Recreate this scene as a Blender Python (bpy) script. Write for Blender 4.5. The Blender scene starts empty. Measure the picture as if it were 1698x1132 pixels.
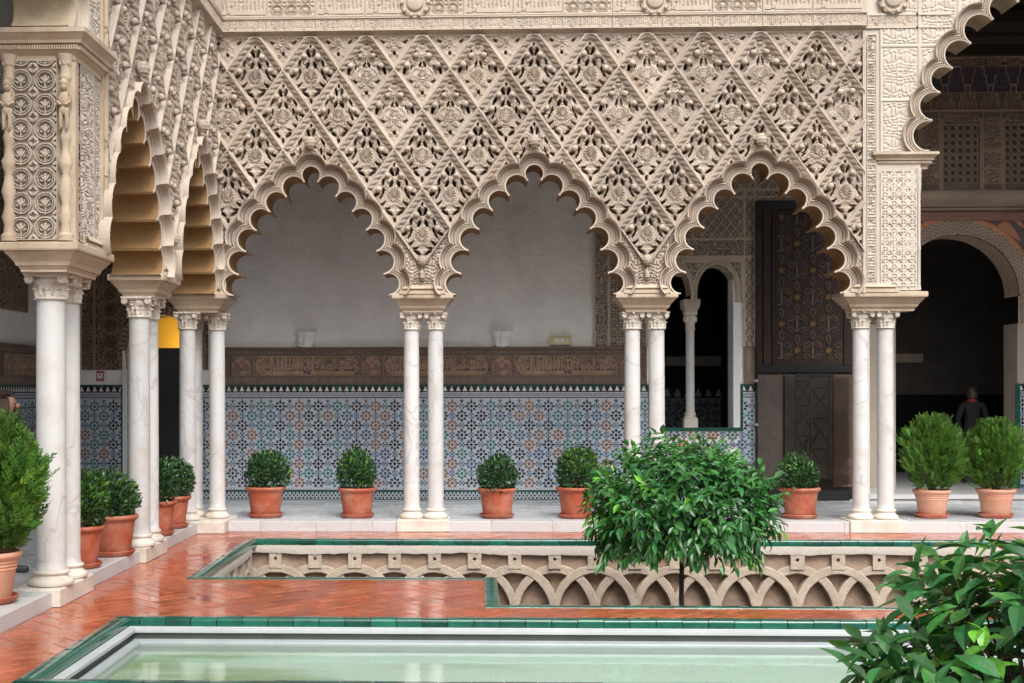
import bpy, math, random
import numpy as np
from mathutils import Vector, Matrix

SC = bpy.context.scene
COL = SC.collection
R = math.radians

# ------------------------------------------------------------------ camera
F_PX = 2237.0
YAW = R(2.0)
cam_d = bpy.data.cameras.new('camera')
cam = bpy.data.objects.new('camera', cam_d)
COL.objects.link(cam)
cam.location = (0, 0, 1.6)
cam.rotation_euler = (R(90), R(0.08), YAW)
cam_d.sensor_width = 36.0
cam_d.lens = F_PX / 1698 * 36.0
cam_d.shift_x = (849 - 722) / 1698
cam_d.shift_y = (645 - 566) / 1698
cam_d.clip_start = 0.05
cam_d.clip_end = 300
SC.camera = cam

# ------------------------------------------------------------------ world, sun, exposure
SUN_EL, SUN_AZ = R(50), R(162)      # azimuth clockwise from +Y
w = bpy.data.worlds.new('World')
SC.world = w
w.use_nodes = True
nt = w.node_tree
for n in list(nt.nodes):
    nt.nodes.remove(n)
sky = nt.nodes.new('ShaderNodeTexSky')
sky.sky_type = 'NISHITA'
sky.sun_disc = False
sky.sun_elevation = SUN_EL
sky.sun_rotation = SUN_AZ
sky.dust_density = 6.0
sky.air_density = 1.0
hs = nt.nodes.new('ShaderNodeHueSaturation')
hs.inputs['Saturation'].default_value = 0.3
bg = nt.nodes.new('ShaderNodeBackground')
bg.inputs['Strength'].default_value = 0.15
wo = nt.nodes.new('ShaderNodeOutputWorld')
nt.links.new(sky.outputs[0], hs.inputs['Color'])
nt.links.new(hs.outputs[0], bg.inputs['Color'])
nt.links.new(bg.outputs[0], wo.inputs['Surface'])

sd = bpy.data.lights.new('sun', 'SUN')
sd.energy = 1.1
sd.angle = R(30)
sd.color = (1.0, 0.98, 0.955)
sun = bpy.data.objects.new('sun', sd)
COL.objects.link(sun)
sdir = Vector((math.sin(SUN_AZ) * math.cos(SUN_EL), math.cos(SUN_AZ) * math.cos(SUN_EL), math.sin(SUN_EL)))
sun.rotation_euler = sdir.to_track_quat('Z', 'Y').to_euler()
sun.location = sdir * 40

SC.view_settings.view_transform = 'Standard'
SC.view_settings.look = 'None'
SC.view_settings.exposure = 0.70
SC.view_settings.gamma = 1.0
SC.view_settings.use_curve_mapping = False
SC.cycles.max_bounces = 8
SC.cycles.diffuse_bounces = 5
SC.cycles.caustics_reflective = False
SC.cycles.caustics_refractive = False
SC.cycles.use_denoising = True

# ------------------------------------------------------------------ measured points of the place
_c, _s = math.cos(YAW), math.sin(YAW)
def PY(px, py, Y):
    dx = (px - 722) / F_PX
    k = Y / (dx * _s + _c)
    return Vector((k * (dx * _c - _s), Y, 1.6 + (645 - py) / F_PX * k))
def PX_Z(px, py, z):
    dx = (px - 722) / F_PX
    k = (1.6 - z) * F_PX / (py - 645)
    return Vector((k * (dx * _c - _s), k * (dx * _s + _c), z))

# ------------------------------------------------------------------ materials
M = {}
def mat(name, base, rough=0.65, var=0.12, vscale=2.0, bump=0.25, bscale=30.0, attr=False, rnd=0.0, metallic=0.0,
        coat=0.0, stain=None, stain_amt=0.0, stain_scale=1.2, rvar=0.0, bdist=0.01, emis=None, spec=0.5, coord='Object'):
    m = bpy.data.materials.new(name)
    m.use_nodes = True
    t = m.node_tree
    N, L = t.nodes, t.links
    b = N['Principled BSDF']
    b.inputs['Metallic'].default_value = metallic
    b.inputs['Coat Weight'].default_value = coat
    b.inputs['Coat Roughness'].default_value = 0.08
    b.inputs['Specular IOR Level'].default_value = spec
    tc = N.new('ShaderNodeTexCoord')
    out = tc.outputs[coord]
    if rnd:                                        # alike pieces do not share the same grain
        oi = N.new('ShaderNodeObjectInfo')
        ml = N.new('ShaderNodeMath'); ml.operation = 'MULTIPLY'; ml.inputs[1].default_value = 53.0
        va = N.new('ShaderNodeVectorMath'); va.operation = 'ADD'
        L.new(oi.outputs['Random'], ml.inputs[0]); L.new(ml.outputs[0], va.inputs[1]); L.new(out, va.inputs[0])
        out = va.outputs[0]
    no = N.new('ShaderNodeTexNoise')
    no.inputs['Scale'].default_value = vscale
    no.inputs['Detail'].default_value = 5
    no.inputs['Roughness'].default_value = 0.65
    L.new(out, no.inputs['Vector'])
    cr = N.new('ShaderNodeValToRGB')
    cr.color_ramp.elements[0].position = 0.3
    cr.color_ramp.elements[1].position = 0.7
    cr.color_ramp.elements[0].color = (*[c * (1 - var) for c in base], 1)
    cr.color_ramp.elements[1].color = (*[min(1, c * (1 + var)) for c in base], 1)
    L.new(no.outputs['Fac'], cr.inputs['Fac'])
    col = cr.outputs['Color']
    if stain is not None:
        n2 = N.new('ShaderNodeTexNoise')
        n2.inputs['Scale'].default_value = stain_scale
        n2.inputs['Detail'].default_value = 8
        n2.inputs['Roughness'].default_value = 0.7
        L.new(out, n2.inputs['Vector'])
        mr = N.new('ShaderNodeMapRange')
        mr.inputs['From Min'].default_value = 0.45
        mr.inputs['From Max'].default_value = 0.75
        mr.inputs['To Max'].default_value = stain_amt
        L.new(n2.outputs['Fac'], mr.inputs['Value'])
        mx = N.new('ShaderNodeMix')
        mx.data_type = 'RGBA'
        mx.inputs['B'].default_value = (*stain, 1)
        L.new(mr.outputs[0], mx.inputs['Factor'])
        L.new(col, mx.inputs['A'])
        col = mx.outputs['Result']
    if attr:
        at = N.new('ShaderNodeVertexColor')
        at.layer_name = 'Col'
        mx = N.new('ShaderNodeMix')
        mx.data_type = 'RGBA'
        mx.blend_type = 'MULTIPLY'
        mx.inputs['Factor'].default_value = 1.0
        L.new(col, mx.inputs['A'])
        L.new(at.outputs['Color'], mx.inputs['B'])
        col = mx.outputs['Result']
    if rnd:
        oi = N.new('ShaderNodeObjectInfo')
        mr = N.new('ShaderNodeMapRange')
        mr.inputs['To Min'].default_value = 1 - rnd
        mr.inputs['To Max'].default_value = 1 + rnd
        L.new(oi.outputs['Random'], mr.inputs['Value'])
        hv = N.new('ShaderNodeHueSaturation')
        L.new(mr.outputs[0], hv.inputs['Value'])
        L.new(col, hv.inputs['Color'])
        col = hv.outputs['Color']
    L.new(col, b.inputs['Base Color'])
    if rvar:
        n3 = N.new('ShaderNodeTexNoise')
        n3.inputs['Scale'].default_value = 1.7
        n3.inputs['Detail'].default_value = 4
        L.new(out, n3.inputs['Vector'])
        mr = N.new('ShaderNodeMapRange')
        mr.inputs['From Min'].default_value = 0.35
        mr.inputs['From Max'].default_value = 0.7
        mr.inputs['To Min'].default_value = max(0.02, rough - rvar)
        mr.inputs['To Max'].default_value = rough + rvar
        L.new(n3.outputs['Fac'], mr.inputs['Value'])
        L.new(mr.outputs[0], b.inputs['Roughness'])
    else:
        b.inputs['Roughness'].default_value = rough
    if bump:
        n4 = N.new('ShaderNodeTexNoise')
        n4.inputs['Scale'].default_value = bscale
        n4.inputs['Detail'].default_value = 6
        n4.inputs['Roughness'].default_value = 0.6
        L.new(out, n4.inputs['Vector'])
        bp = N.new('ShaderNodeBump')
        bp.inputs['Strength'].default_value = bump
        bp.inputs['Distance'].default_value = bdist
        L.new(n4.outputs['Fac'], bp.inputs['Height'])
        L.new(bp.outputs['Normal'], b.inputs['Normal'])
    if emis:
        b.inputs['Emission Color'].default_value = (*emis[:3], 1)
        b.inputs['Emission Strength'].default_value = emis[3]
    M[name] = m
    if attr: m['tinted'] = 1
    return m

def speckle(m, scale, strength, dist=0.006):
    """fine drilled dots and chisel marks over a carved surface"""
    t = m.node_tree
    N, L = t.nodes, t.links
    b = N['Principled BSDF']
    tc = N.new('ShaderNodeTexCoord')
    v = N.new('ShaderNodeTexVoronoi')
    v.inputs['Scale'].default_value = scale
    L.new(tc.outputs['Object'], v.inputs['Vector'])
    mr = N.new('ShaderNodeMapRange')
    mr.inputs['From Min'].default_value = 0.12
    mr.inputs['From Max'].default_value = 0.42
    L.new(v.outputs['Distance'], mr.inputs['Value'])
    bp = N.new('ShaderNodeBump')
    bp.inputs['Strength'].default_value = strength
    bp.inputs['Distance'].default_value = dist
    L.new(mr.outputs[0], bp.inputs['Height'])
    old = b.inputs['Normal'].links[0].from_socket
    L.new(old, bp.inputs['Normal'])
    L.new(bp.outputs['Normal'], b.inputs['Normal'])

BEIGE = (0.465, 0.395, 0.33)
mat('carved_stone', BEIGE, 0.85, 0.13, 2.2, 0.5, 60, stain=(0.30, 0.20, 0.12), stain_amt=0.5, stain_scale=2.0, rnd=0.10)
speckle(M['carved_stone'], 75, 0.55)
mat('rib_stone', (0.50, 0.43, 0.36), 0.85, 0.13, 3.0, 0.4, 50, stain=(0.33, 0.22, 0.13), stain_amt=0.4, stain_scale=3.0, rnd=0.05)
speckle(M['rib_stone'], 110, 0.25, 0.004)
mat('frieze_stone', (0.49, 0.42, 0.345), 0.85, 0.12, 2.2, 0.4, 60, stain=(0.33, 0.23, 0.14), stain_amt=0.4, stain_scale=1.2)
mat('pale_stone', (0.53, 0.475, 0.41), 0.85, 0.10, 2.2, 0.4, 60, stain=(0.40, 0.29, 0.20), stain_amt=0.3, stain_scale=1.2)
mat('impost_stone', (0.50, 0.41, 0.31), 0.75, 0.14, 4.0, 0.3, 40, stain=(0.30, 0.19, 0.10), stain_amt=0.6, stain_scale=3.0, rnd=0.04)
mat('soffit_plaster', (0.30, 0.175, 0.070), 0.85, 0.3, 5.0, 0.4, 30, stain=(0.115, 0.065, 0.028), stain_amt=0.85, stain_scale=5.0)  # ochre plaster, its base darkened to paint in shade under the lobes
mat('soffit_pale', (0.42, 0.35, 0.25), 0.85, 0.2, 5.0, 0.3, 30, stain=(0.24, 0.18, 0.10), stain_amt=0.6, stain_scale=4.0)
mat('marble', (0.59, 0.59, 0.585), 0.38, 0.08, 3.0, 0.08, 20, stain=(0.36, 0.31, 0.26), stain_amt=0.72, stain_scale=3.0, rnd=0.09)
mat('worn_marble', (0.64, 0.59, 0.52), 0.6, 0.10, 6.0, 0.3, 50, stain=(0.36, 0.27, 0.18), stain_amt=0.55, stain_scale=5.0, rnd=0.04)
mat('floor_marble', (0.56, 0.58, 0.60), 0.22, 0.10, 1.5, 0.05, 20, stain=(0.36, 0.36, 0.35), stain_amt=0.6, stain_scale=1.8, rnd=0.10, rvar=0.1)
mat('kerb_marble', (0.50, 0.51, 0.52), 0.4, 0.07, 2.5, 0.1, 30, stain=(0.47, 0.43, 0.39), stain_amt=0.5, stain_scale=2.5, rnd=0.06)
mat('brick_clay', (0.34, 0.085, 0.038), 0.20, 0.22, 6.0, 0.08, 25, rnd=0.07, attr=True, rvar=0.15, bdist=0.003,
    stain=(0.46, 0.17, 0.09), stain_amt=0.6, stain_scale=2.0)
mat('mortar', (0.28, 0.10, 0.055), 0.4, 0.2, 8.0, 0.3, 60)
mat('clay_pot', (0.36, 0.080, 0.036), 0.6, 0.12, 7.0, 0.15, 60, stain=(0.52, 0.30, 0.22), stain_amt=0.75, stain_scale=4.0, rnd=0.12)
mat('pale_clay_pot', (0.58, 0.29, 0.19), 0.75, 0.10, 7.0, 0.15, 60, stain=(0.60, 0.38, 0.29), stain_amt=0.6, stain_scale=5.0, rnd=0.05)
mat('green_glaze', (0.008, 0.080, 0.055), 0.16, 0.35, 9.0, 0.12, 25, rnd=0.35, coat=0.3)
mat('white_plaster', (0.86, 0.855, 0.84), 0.85, 0.06, 1.2, 1.0, 3.2, bdist=0.05, stain=(0.56, 0.54, 0.51), stain_amt=0.55, stain_scale=0.9)
mat('lip_paint', (0.42, 0.44, 0.45), 0.45, 0.06, 3, 0.1, 30, stain=(0.3, 0.32, 0.32), stain_amt=0.5)
mat('white_paint', (0.74, 0.75, 0.76), 0.5, 0.05, 3, 0.1, 30)
mat('dark_stucco', (0.30, 0.23, 0.165), 0.85, 0.2, 5.0, 0.5, 60, attr=True, stain=(0.12, 0.085, 0.06), stain_amt=0.6, stain_scale=1.6)
mat('grey_stucco', (0.46, 0.40, 0.33), 0.85, 0.15, 4.0, 0.4, 60, attr=True, stain=(0.27, 0.22, 0.17), stain_amt=0.5, stain_scale=2.0)
mat('brown_stucco', (0.17, 0.115, 0.085), 0.85, 0.2, 4.0, 0.4, 60, attr=True, stain=(0.08, 0.055, 0.04), stain_amt=0.5, stain_scale=2.0)
mat('painted_moulding', (0.30, 0.17, 0.12), 0.7, 0.2, 6.0, 0.3, 60)
mat('tile_ground', (0.43, 0.475, 0.54), 0.22, 0.06, 6.0, 0.05, 40, coat=0.3)
mat('tile_colour', (1, 1, 1), 0.2, 0.08, 20.0, 0.05, 40, attr=True, coat=0.4)
mat('tile_white', (0.66, 0.66, 0.65), 0.25, 0.06, 6.0, 0.05, 40, rnd=0.12)
mat('tile_black', (0.012, 0.012, 0.014), 0.2, 0.1, 6.0, 0.05, 40)
mat('door_wood', (0.030, 0.021, 0.017), 0.7, 0.35, 5.0, 0.4, 25, rnd=0.15, stain=(0.03, 0.02, 0.016), stain_amt=0.6)
mat('door_inlay', (0.075, 0.060, 0.052), 0.6, 0.3, 8.0, 0.3, 40, attr=True)
mat('door_scuffed', (0.060, 0.044, 0.037), 0.6, 0.4, 4.0, 0.4, 25, stain=(0.10, 0.075, 0.06), stain_amt=0.6, stain_scale=6.0)
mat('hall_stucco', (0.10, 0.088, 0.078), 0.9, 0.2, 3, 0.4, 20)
mat('door_red', (0.12, 0.060, 0.036), 0.55, 0.35, 5.0, 0.4, 25, stain=(0.05, 0.03, 0.02), stain_amt=0.6)
mat('iron', (0.016, 0.016, 0.018), 0.5, 0.2, 8, 0.2, 50)
mat('dark_wood', (0.05, 0.035, 0.025), 0.7, 0.2, 4, 0.3, 20)
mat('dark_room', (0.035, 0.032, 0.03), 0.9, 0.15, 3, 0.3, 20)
mat('lead', (0.27, 0.30, 0.31), 0.42, 0.08, 4.0, 0.25, 5, stain=(0.34, 0.38, 0.38), stain_amt=0.55, stain_scale=3.0)
mat('pool_stone', (0.10, 0.105, 0.09), 0.5, 0.2, 4, 0.3, 20)
mat('garden_stone', (0.43, 0.355, 0.28), 0.9, 0.15, 4.0, 0.6, 22, bdist=0.02, stain=(0.24, 0.19, 0.15), stain_amt=0.7, stain_scale=3.0)
mat('garden_render', (0.33, 0.235, 0.17), 0.95, 0.15, 3.0, 0.9, 9, bdist=0.03, stain=(0.20, 0.15, 0.12), stain_amt=0.7, stain_scale=2.2)
mat('garden_lime', (0.50, 0.455, 0.40), 0.9, 0.1, 4.0, 0.5, 15, bdist=0.02, stain=(0.34, 0.29, 0.24), stain_amt=0.7, stain_scale=4.0)
mat('soil', (0.055, 0.038, 0.027), 0.95, 0.4, 20, 0.8, 50, bdist=0.02)
mat('bark', (0.045, 0.034, 0.026), 0.9, 0.3, 10, 0.6, 40)
mat('orange_leaf', (0.043, 0.155, 0.036), 0.27, 0.3, 8, 0.15, 60, rnd=0.45, attr=True, bdist=0.003)
mat('laurel_leaf', (0.022, 0.070, 0.020), 0.30, 0.3, 8, 0.0, 60, attr=True)
mat('thuja_leaf', (0.062, 0.165, 0.024), 0.65, 0.3, 8, 0.0, 60, attr=True)
mat('dead_leaf', (0.42, 0.22, 0.11), 0.8, 0.2, 8, 0.0, 60)
mat('cream_plastic', (0.56, 0.47, 0.26), 0.45, 0.04, 4, 0.0)
mat('lens_plastic', (0.68, 0.66, 0.58), 0.25, 0.04, 4, 0.0)
mat('sign_red', (0.36, 0.02, 0.02), 0.4, 0.04, 4, 0.0)
mat('sign_white', (0.8, 0.8, 0.8), 0.4, 0.04, 4, 0.0)
mat('skin', (0.50, 0.29, 0.20), 0.5, 0.06, 6, 0.1, 60)
mat('hair_brown', (0.060, 0.035, 0.020), 0.5, 0.3, 30, 0.5, 80)
mat('black_cloth', (0.014, 0.014, 0.016), 0.85, 0.2, 10, 0.4, 80)
mat('denim', (0.030, 0.060, 0.085), 0.85, 0.25, 20, 0.4, 120)
mat('red_cloth', (0.32, 0.03, 0.03), 0.8, 0.2, 10, 0.3, 80)
mat('shoe_leather', (0.045, 0.045, 0.05), 0.5, 0.2, 10, 0.2, 80)
mat('yellow_plaster', (0.75, 0.48, 0.10), 0.8, 0.05, 3, 0.2, 20)

def veins(m, scale, dark, amt):
    """thin dark wandering veins in the marble"""
    t = m.node_tree
    N, L = t.nodes, t.links
    b = N['Principled BSDF']
    src = b.inputs['Base Color'].links[0].from_socket
    oi = N.new('ShaderNodeObjectInfo')
    tc = N.new('ShaderNodeTexCoord')
    sc_ = N.new('ShaderNodeVectorMath'); sc_.operation = 'ADD'
    cv = N.new('ShaderNodeCombineXYZ')
    ml = N.new('ShaderNodeMath'); ml.operation = 'MULTIPLY'; ml.inputs[1].default_value = 37.0
    L.new(oi.outputs['Random'], ml.inputs[0])
    for k in range(3):
        L.new(ml.outputs[0], cv.inputs[k])
    L.new(tc.outputs['Object'], sc_.inputs[0]); L.new(cv.outputs[0], sc_.inputs[1])
    n = N.new('ShaderNodeTexNoise')
    n.inputs['Scale'].default_value = scale
    n.inputs['Detail'].default_value = 4
    n.inputs['Distortion'].default_value = 0.8
    L.new(sc_.outputs[0], n.inputs['Vector'])
    a = N.new('ShaderNodeMath'); a.operation = 'SUBTRACT'; a.inputs[1].default_value = 0.5
    L.new(n.outputs['Fac'], a.inputs[0])
    ab = N.new('ShaderNodeMath'); ab.operation = 'ABSOLUTE'
    L.new(a.outputs[0], ab.inputs[0])
    mr = N.new('ShaderNodeMapRange')
    mr.inputs['From Min'].default_value = 0.0
    mr.inputs['From Max'].default_value = 0.012
    mr.inputs['To Min'].default_value = amt
    mr.inputs['To Max'].default_value = 0.0
    L.new(ab.outputs[0], mr.inputs['Value'])
    mx = N.new('ShaderNodeMix'); mx.data_type = 'RGBA'
    mx.inputs['B'].default_value = (*dark, 1)
    L.new(mr.outputs[0], mx.inputs['Factor']); L.new(src, mx.inputs['A'])
    L.new(mx.outputs['Result'], b.inputs['Base Color'])
for n_ in ('door_wood', 'door_inlay', 'iron'):
    M[n_].node_tree.nodes['Principled BSDF'].inputs['Specular IOR Level'].default_value = 0.2
veins(M['marble'], 1.2, (0.34, 0.33, 0.34), 0.55)
veins(M['floor_marble'], 1.1, (0.25, 0.27, 0.29), 0.6)
veins(M['kerb_marble'], 1.5, (0.40, 0.36, 0.33), 0.5)

def leafy(m, trans):
    """thin leaves let some light through"""
    t = m.node_tree
    N, L = t.nodes, t.links
    b = N['Principled BSDF']
    tr = N.new('ShaderNodeBsdfTranslucent')
    src = b.inputs['Base Color'].links[0].from_socket
    hv = N.new('ShaderNodeHueSaturation')
    hv.inputs['Value'].default_value = 1.6
    hv.inputs['Hue'].default_value = 0.485
    L.new(src, hv.inputs['Color'])
    L.new(hv.outputs[0], tr.inputs['Color'])
    ms = N.new('ShaderNodeMixShader')
    ms.inputs[0].default_value = trans
    out = N['Material Output']
    L.new(b.outputs[0], ms.inputs[1]); L.new(tr.outputs[0], ms.inputs[2])
    L.new(ms.outputs[0], out.inputs['Surface'])
leafy(M['orange_leaf'], 0.22)
leafy(M['thuja_leaf'], 0.25)
leafy(M['laurel_leaf'], 0.12)

def clear(name, tint, rough, ior, milk=0.0):
    """clear sheet: straight-through plus Fresnel reflection"""
    m = bpy.data.materials.new(name); m.use_nodes = True
    t = m.node_tree; N, L = t.nodes, t.links
    N.remove(N['Principled BSDF'])
    tr = N.new('ShaderNodeBsdfTransparent'); tr.inputs[0].default_value = (*tint, 1)
    gl = N.new('ShaderNodeBsdfGlossy'); gl.inputs['Roughness'].default_value = rough
    fr = N.new('ShaderNodeFresnel'); fr.inputs['IOR'].default_value = ior
    no = N.new('ShaderNodeTexNoise'); no.inputs['Scale'].default_value = 6; no.inputs['Detail'].default_value = 3
    tc = N.new('ShaderNodeTexCoord'); L.new(tc.outputs['Object'], no.inputs['Vector'])
    bp = N.new('ShaderNodeBump'); bp.inputs['Strength'].default_value = 0.06; bp.inputs['Distance'].default_value = 0.02
    L.new(no.outputs['Fac'], bp.inputs['Height'])
    L.new(bp.outputs[0], gl.inputs['Normal']); L.new(bp.outputs[0], fr.inputs['Normal'])
    body = tr
    if milk:                                    # turbid water scatters some light back
        df = N.new('ShaderNodeBsdfDiffuse'); df.inputs[0].default_value = (.70, .82, .74, 1)
        body = N.new('ShaderNodeMixShader'); body.inputs[0].default_value = milk
        L.new(tr.outputs[0], body.inputs[1]); L.new(df.outputs[0], body.inputs[2])
    ms = N.new('ShaderNodeMixShader')
    L.new(fr.outputs[0], ms.inputs[0]); L.new(body.outputs[0], ms.inputs[1]); L.new(gl.outputs[0], ms.inputs[2])
    L.new(ms.outputs[0], N['Material Output'].inputs['Surface'])
    M[name] = m
clear('water', (0.88, 0.96, 0.91), 0.03, 1.33, 0.20)
clear('acrylic', (0.92, 0.92, 0.92), 0.04, 1.5)

def pool_floor():
    m = mat('pool_floor', (0.62, 0.74, 0.65), 0.7, 0.08, 1.2, 0.1, 8)
    t = m.node_tree; N, L = t.nodes, t.links
    b = N['Principled BSDF']
    src = b.inputs['Base Color'].links[0].from_socket
    tc = N.new('ShaderNodeTexCoord')
    n = N.new('ShaderNodeTexNoise'); n.inputs['Scale'].default_value = 0.9; n.inputs['Detail'].default_value = 7
    mp = N.new('ShaderNodeMapping'); mp.inputs['Scale'].default_value = (0.8, 2.2, 1)
    L.new(tc.outputs['Object'], mp.inputs[0]); L.new(mp.outputs[0], n.inputs['Vector'])
    sx = N.new('ShaderNodeSeparateXYZ'); L.new(tc.outputs['Object'], sx.inputs[0])
    g = N.new('ShaderNodeMapRange')          # algae grow in the western end of the pool
    g.inputs['From Min'].default_value = -2.5; g.inputs['From Max'].default_value = 0.6
    g.inputs['To Min'].default_value = 0.24; g.inputs['To Max'].default_value = -0.10
    L.new(sx.outputs['X'], g.inputs['Value'])
    ad = N.new('ShaderNodeMath'); L.new(n.outputs['Fac'], ad.inputs[0]); L.new(g.outputs[0], ad.inputs[1])
    mr = N.new('ShaderNodeMapRange')
    mr.inputs['From Min'].default_value = 0.52; mr.inputs['From Max'].default_value = 0.76
    mr.inputs['To Max'].default_value = 1.0
    L.new(ad.outputs[0], mr.inputs['Value'])
    mx = N.new('ShaderNodeMix'); mx.data_type = 'RGBA'
    mx.inputs['B'].default_value = (0.17, 0.30, 0.03, 1)
    L.new(mr.outputs[0], mx.inputs['Factor']); L.new(src, mx.inputs['A'])
    L.new(mx.outputs['Result'], b.inputs['Base Color'])
pool_floor()

# ------------------------------------------------------------------ mesh and object helpers
def mk(name, V, F, mats, smooth=False, fmat=None, fcol=None, vcol=None, smooth_angle=None):
    me = bpy.data.meshes.new(name)
    V = V.tolist() if isinstance(V, np.ndarray) else V
    F = F.tolist() if isinstance(F, np.ndarray) else F
    me.from_pydata(V, [], F)
    if not isinstance(mats, (list, tuple)):
        mats = [mats]
    for m in mats:
        me.materials.append(M[m] if isinstance(m, str) else m)
    n = len(me.polygons)
    if fmat is not None and n:
        me.polygons.foreach_set('material_index', np.asarray(fmat, dtype=np.int32))
    if smooth and n:
        me.polygons.foreach_set('use_smooth', np.ones(n, dtype=bool))
    if fcol is None and vcol is None and any(m.get('tinted') for m in me.materials):
        fcol = np.ones((n, 3), np.float32)
    if fcol is not None or vcol is not None:
        ca = me.color_attributes.new('Col', 'FLOAT_COLOR', 'CORNER')
        li = np.empty(len(me.loops), dtype=np.int32)
        me.loops.foreach_get('vertex_index', li)
        if vcol is not None:
            c = np.asarray(vcol, dtype=np.float32)[li]
        else:
            cnt = np.empty(n, dtype=np.int32)
            me.polygons.foreach_get('loop_total', cnt)
            c = np.repeat(np.asarray(fcol, dtype=np.float32), cnt, axis=0)
        c = np.concatenate([c[:, :3], np.ones((len(c), 1), np.float32)], axis=1)
        ca.data.foreach_set('color', c.ravel())
    me.update()
    if smooth and smooth_angle:
        try:
            me.set_sharp_from_angle(angle=R(smooth_angle))
        except Exception:
            pass
    return me

def ob(name, me, parent=None, loc=(0, 0, 0), rot=(0, 0, 0), scale=None, **kw):
    o = bpy.data.objects.new(name, me)
    COL.objects.link(o)
    o.location = loc
    o.rotation_euler = rot
    if scale is not None:
        o.scale = scale if hasattr(scale, '__len__') else (scale,) * 3
    if parent is not None:
        o.parent = parent
    for k, v in kw.items():
        o[k] = v
    return o

def thing(name, label, cat, loc=(0, 0, 0), rotz=0.0, group=None, me=None):
    o = ob(name, me, None, loc, (0, 0, rotz), label=label, category=cat)
    if group:
        o['group'] = group
    return o

def dup(root, loc, rotz=None, label=None, scale=None):
    r = root.copy(); COL.objects.link(r); r.location = loc
    if rotz is not None: r.rotation_euler = (0, 0, rotz)
    if scale is not None: r.scale = scale if hasattr(scale, '__len__') else (scale,) * 3
    if label: r['label'] = label
    for ch in list(root.children):
        c = ch.copy(); COL.objects.link(c); c.parent = r
        for g in list(ch.children):
            d = g.copy(); COL.objects.link(d); d.parent = c
    return r

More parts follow.
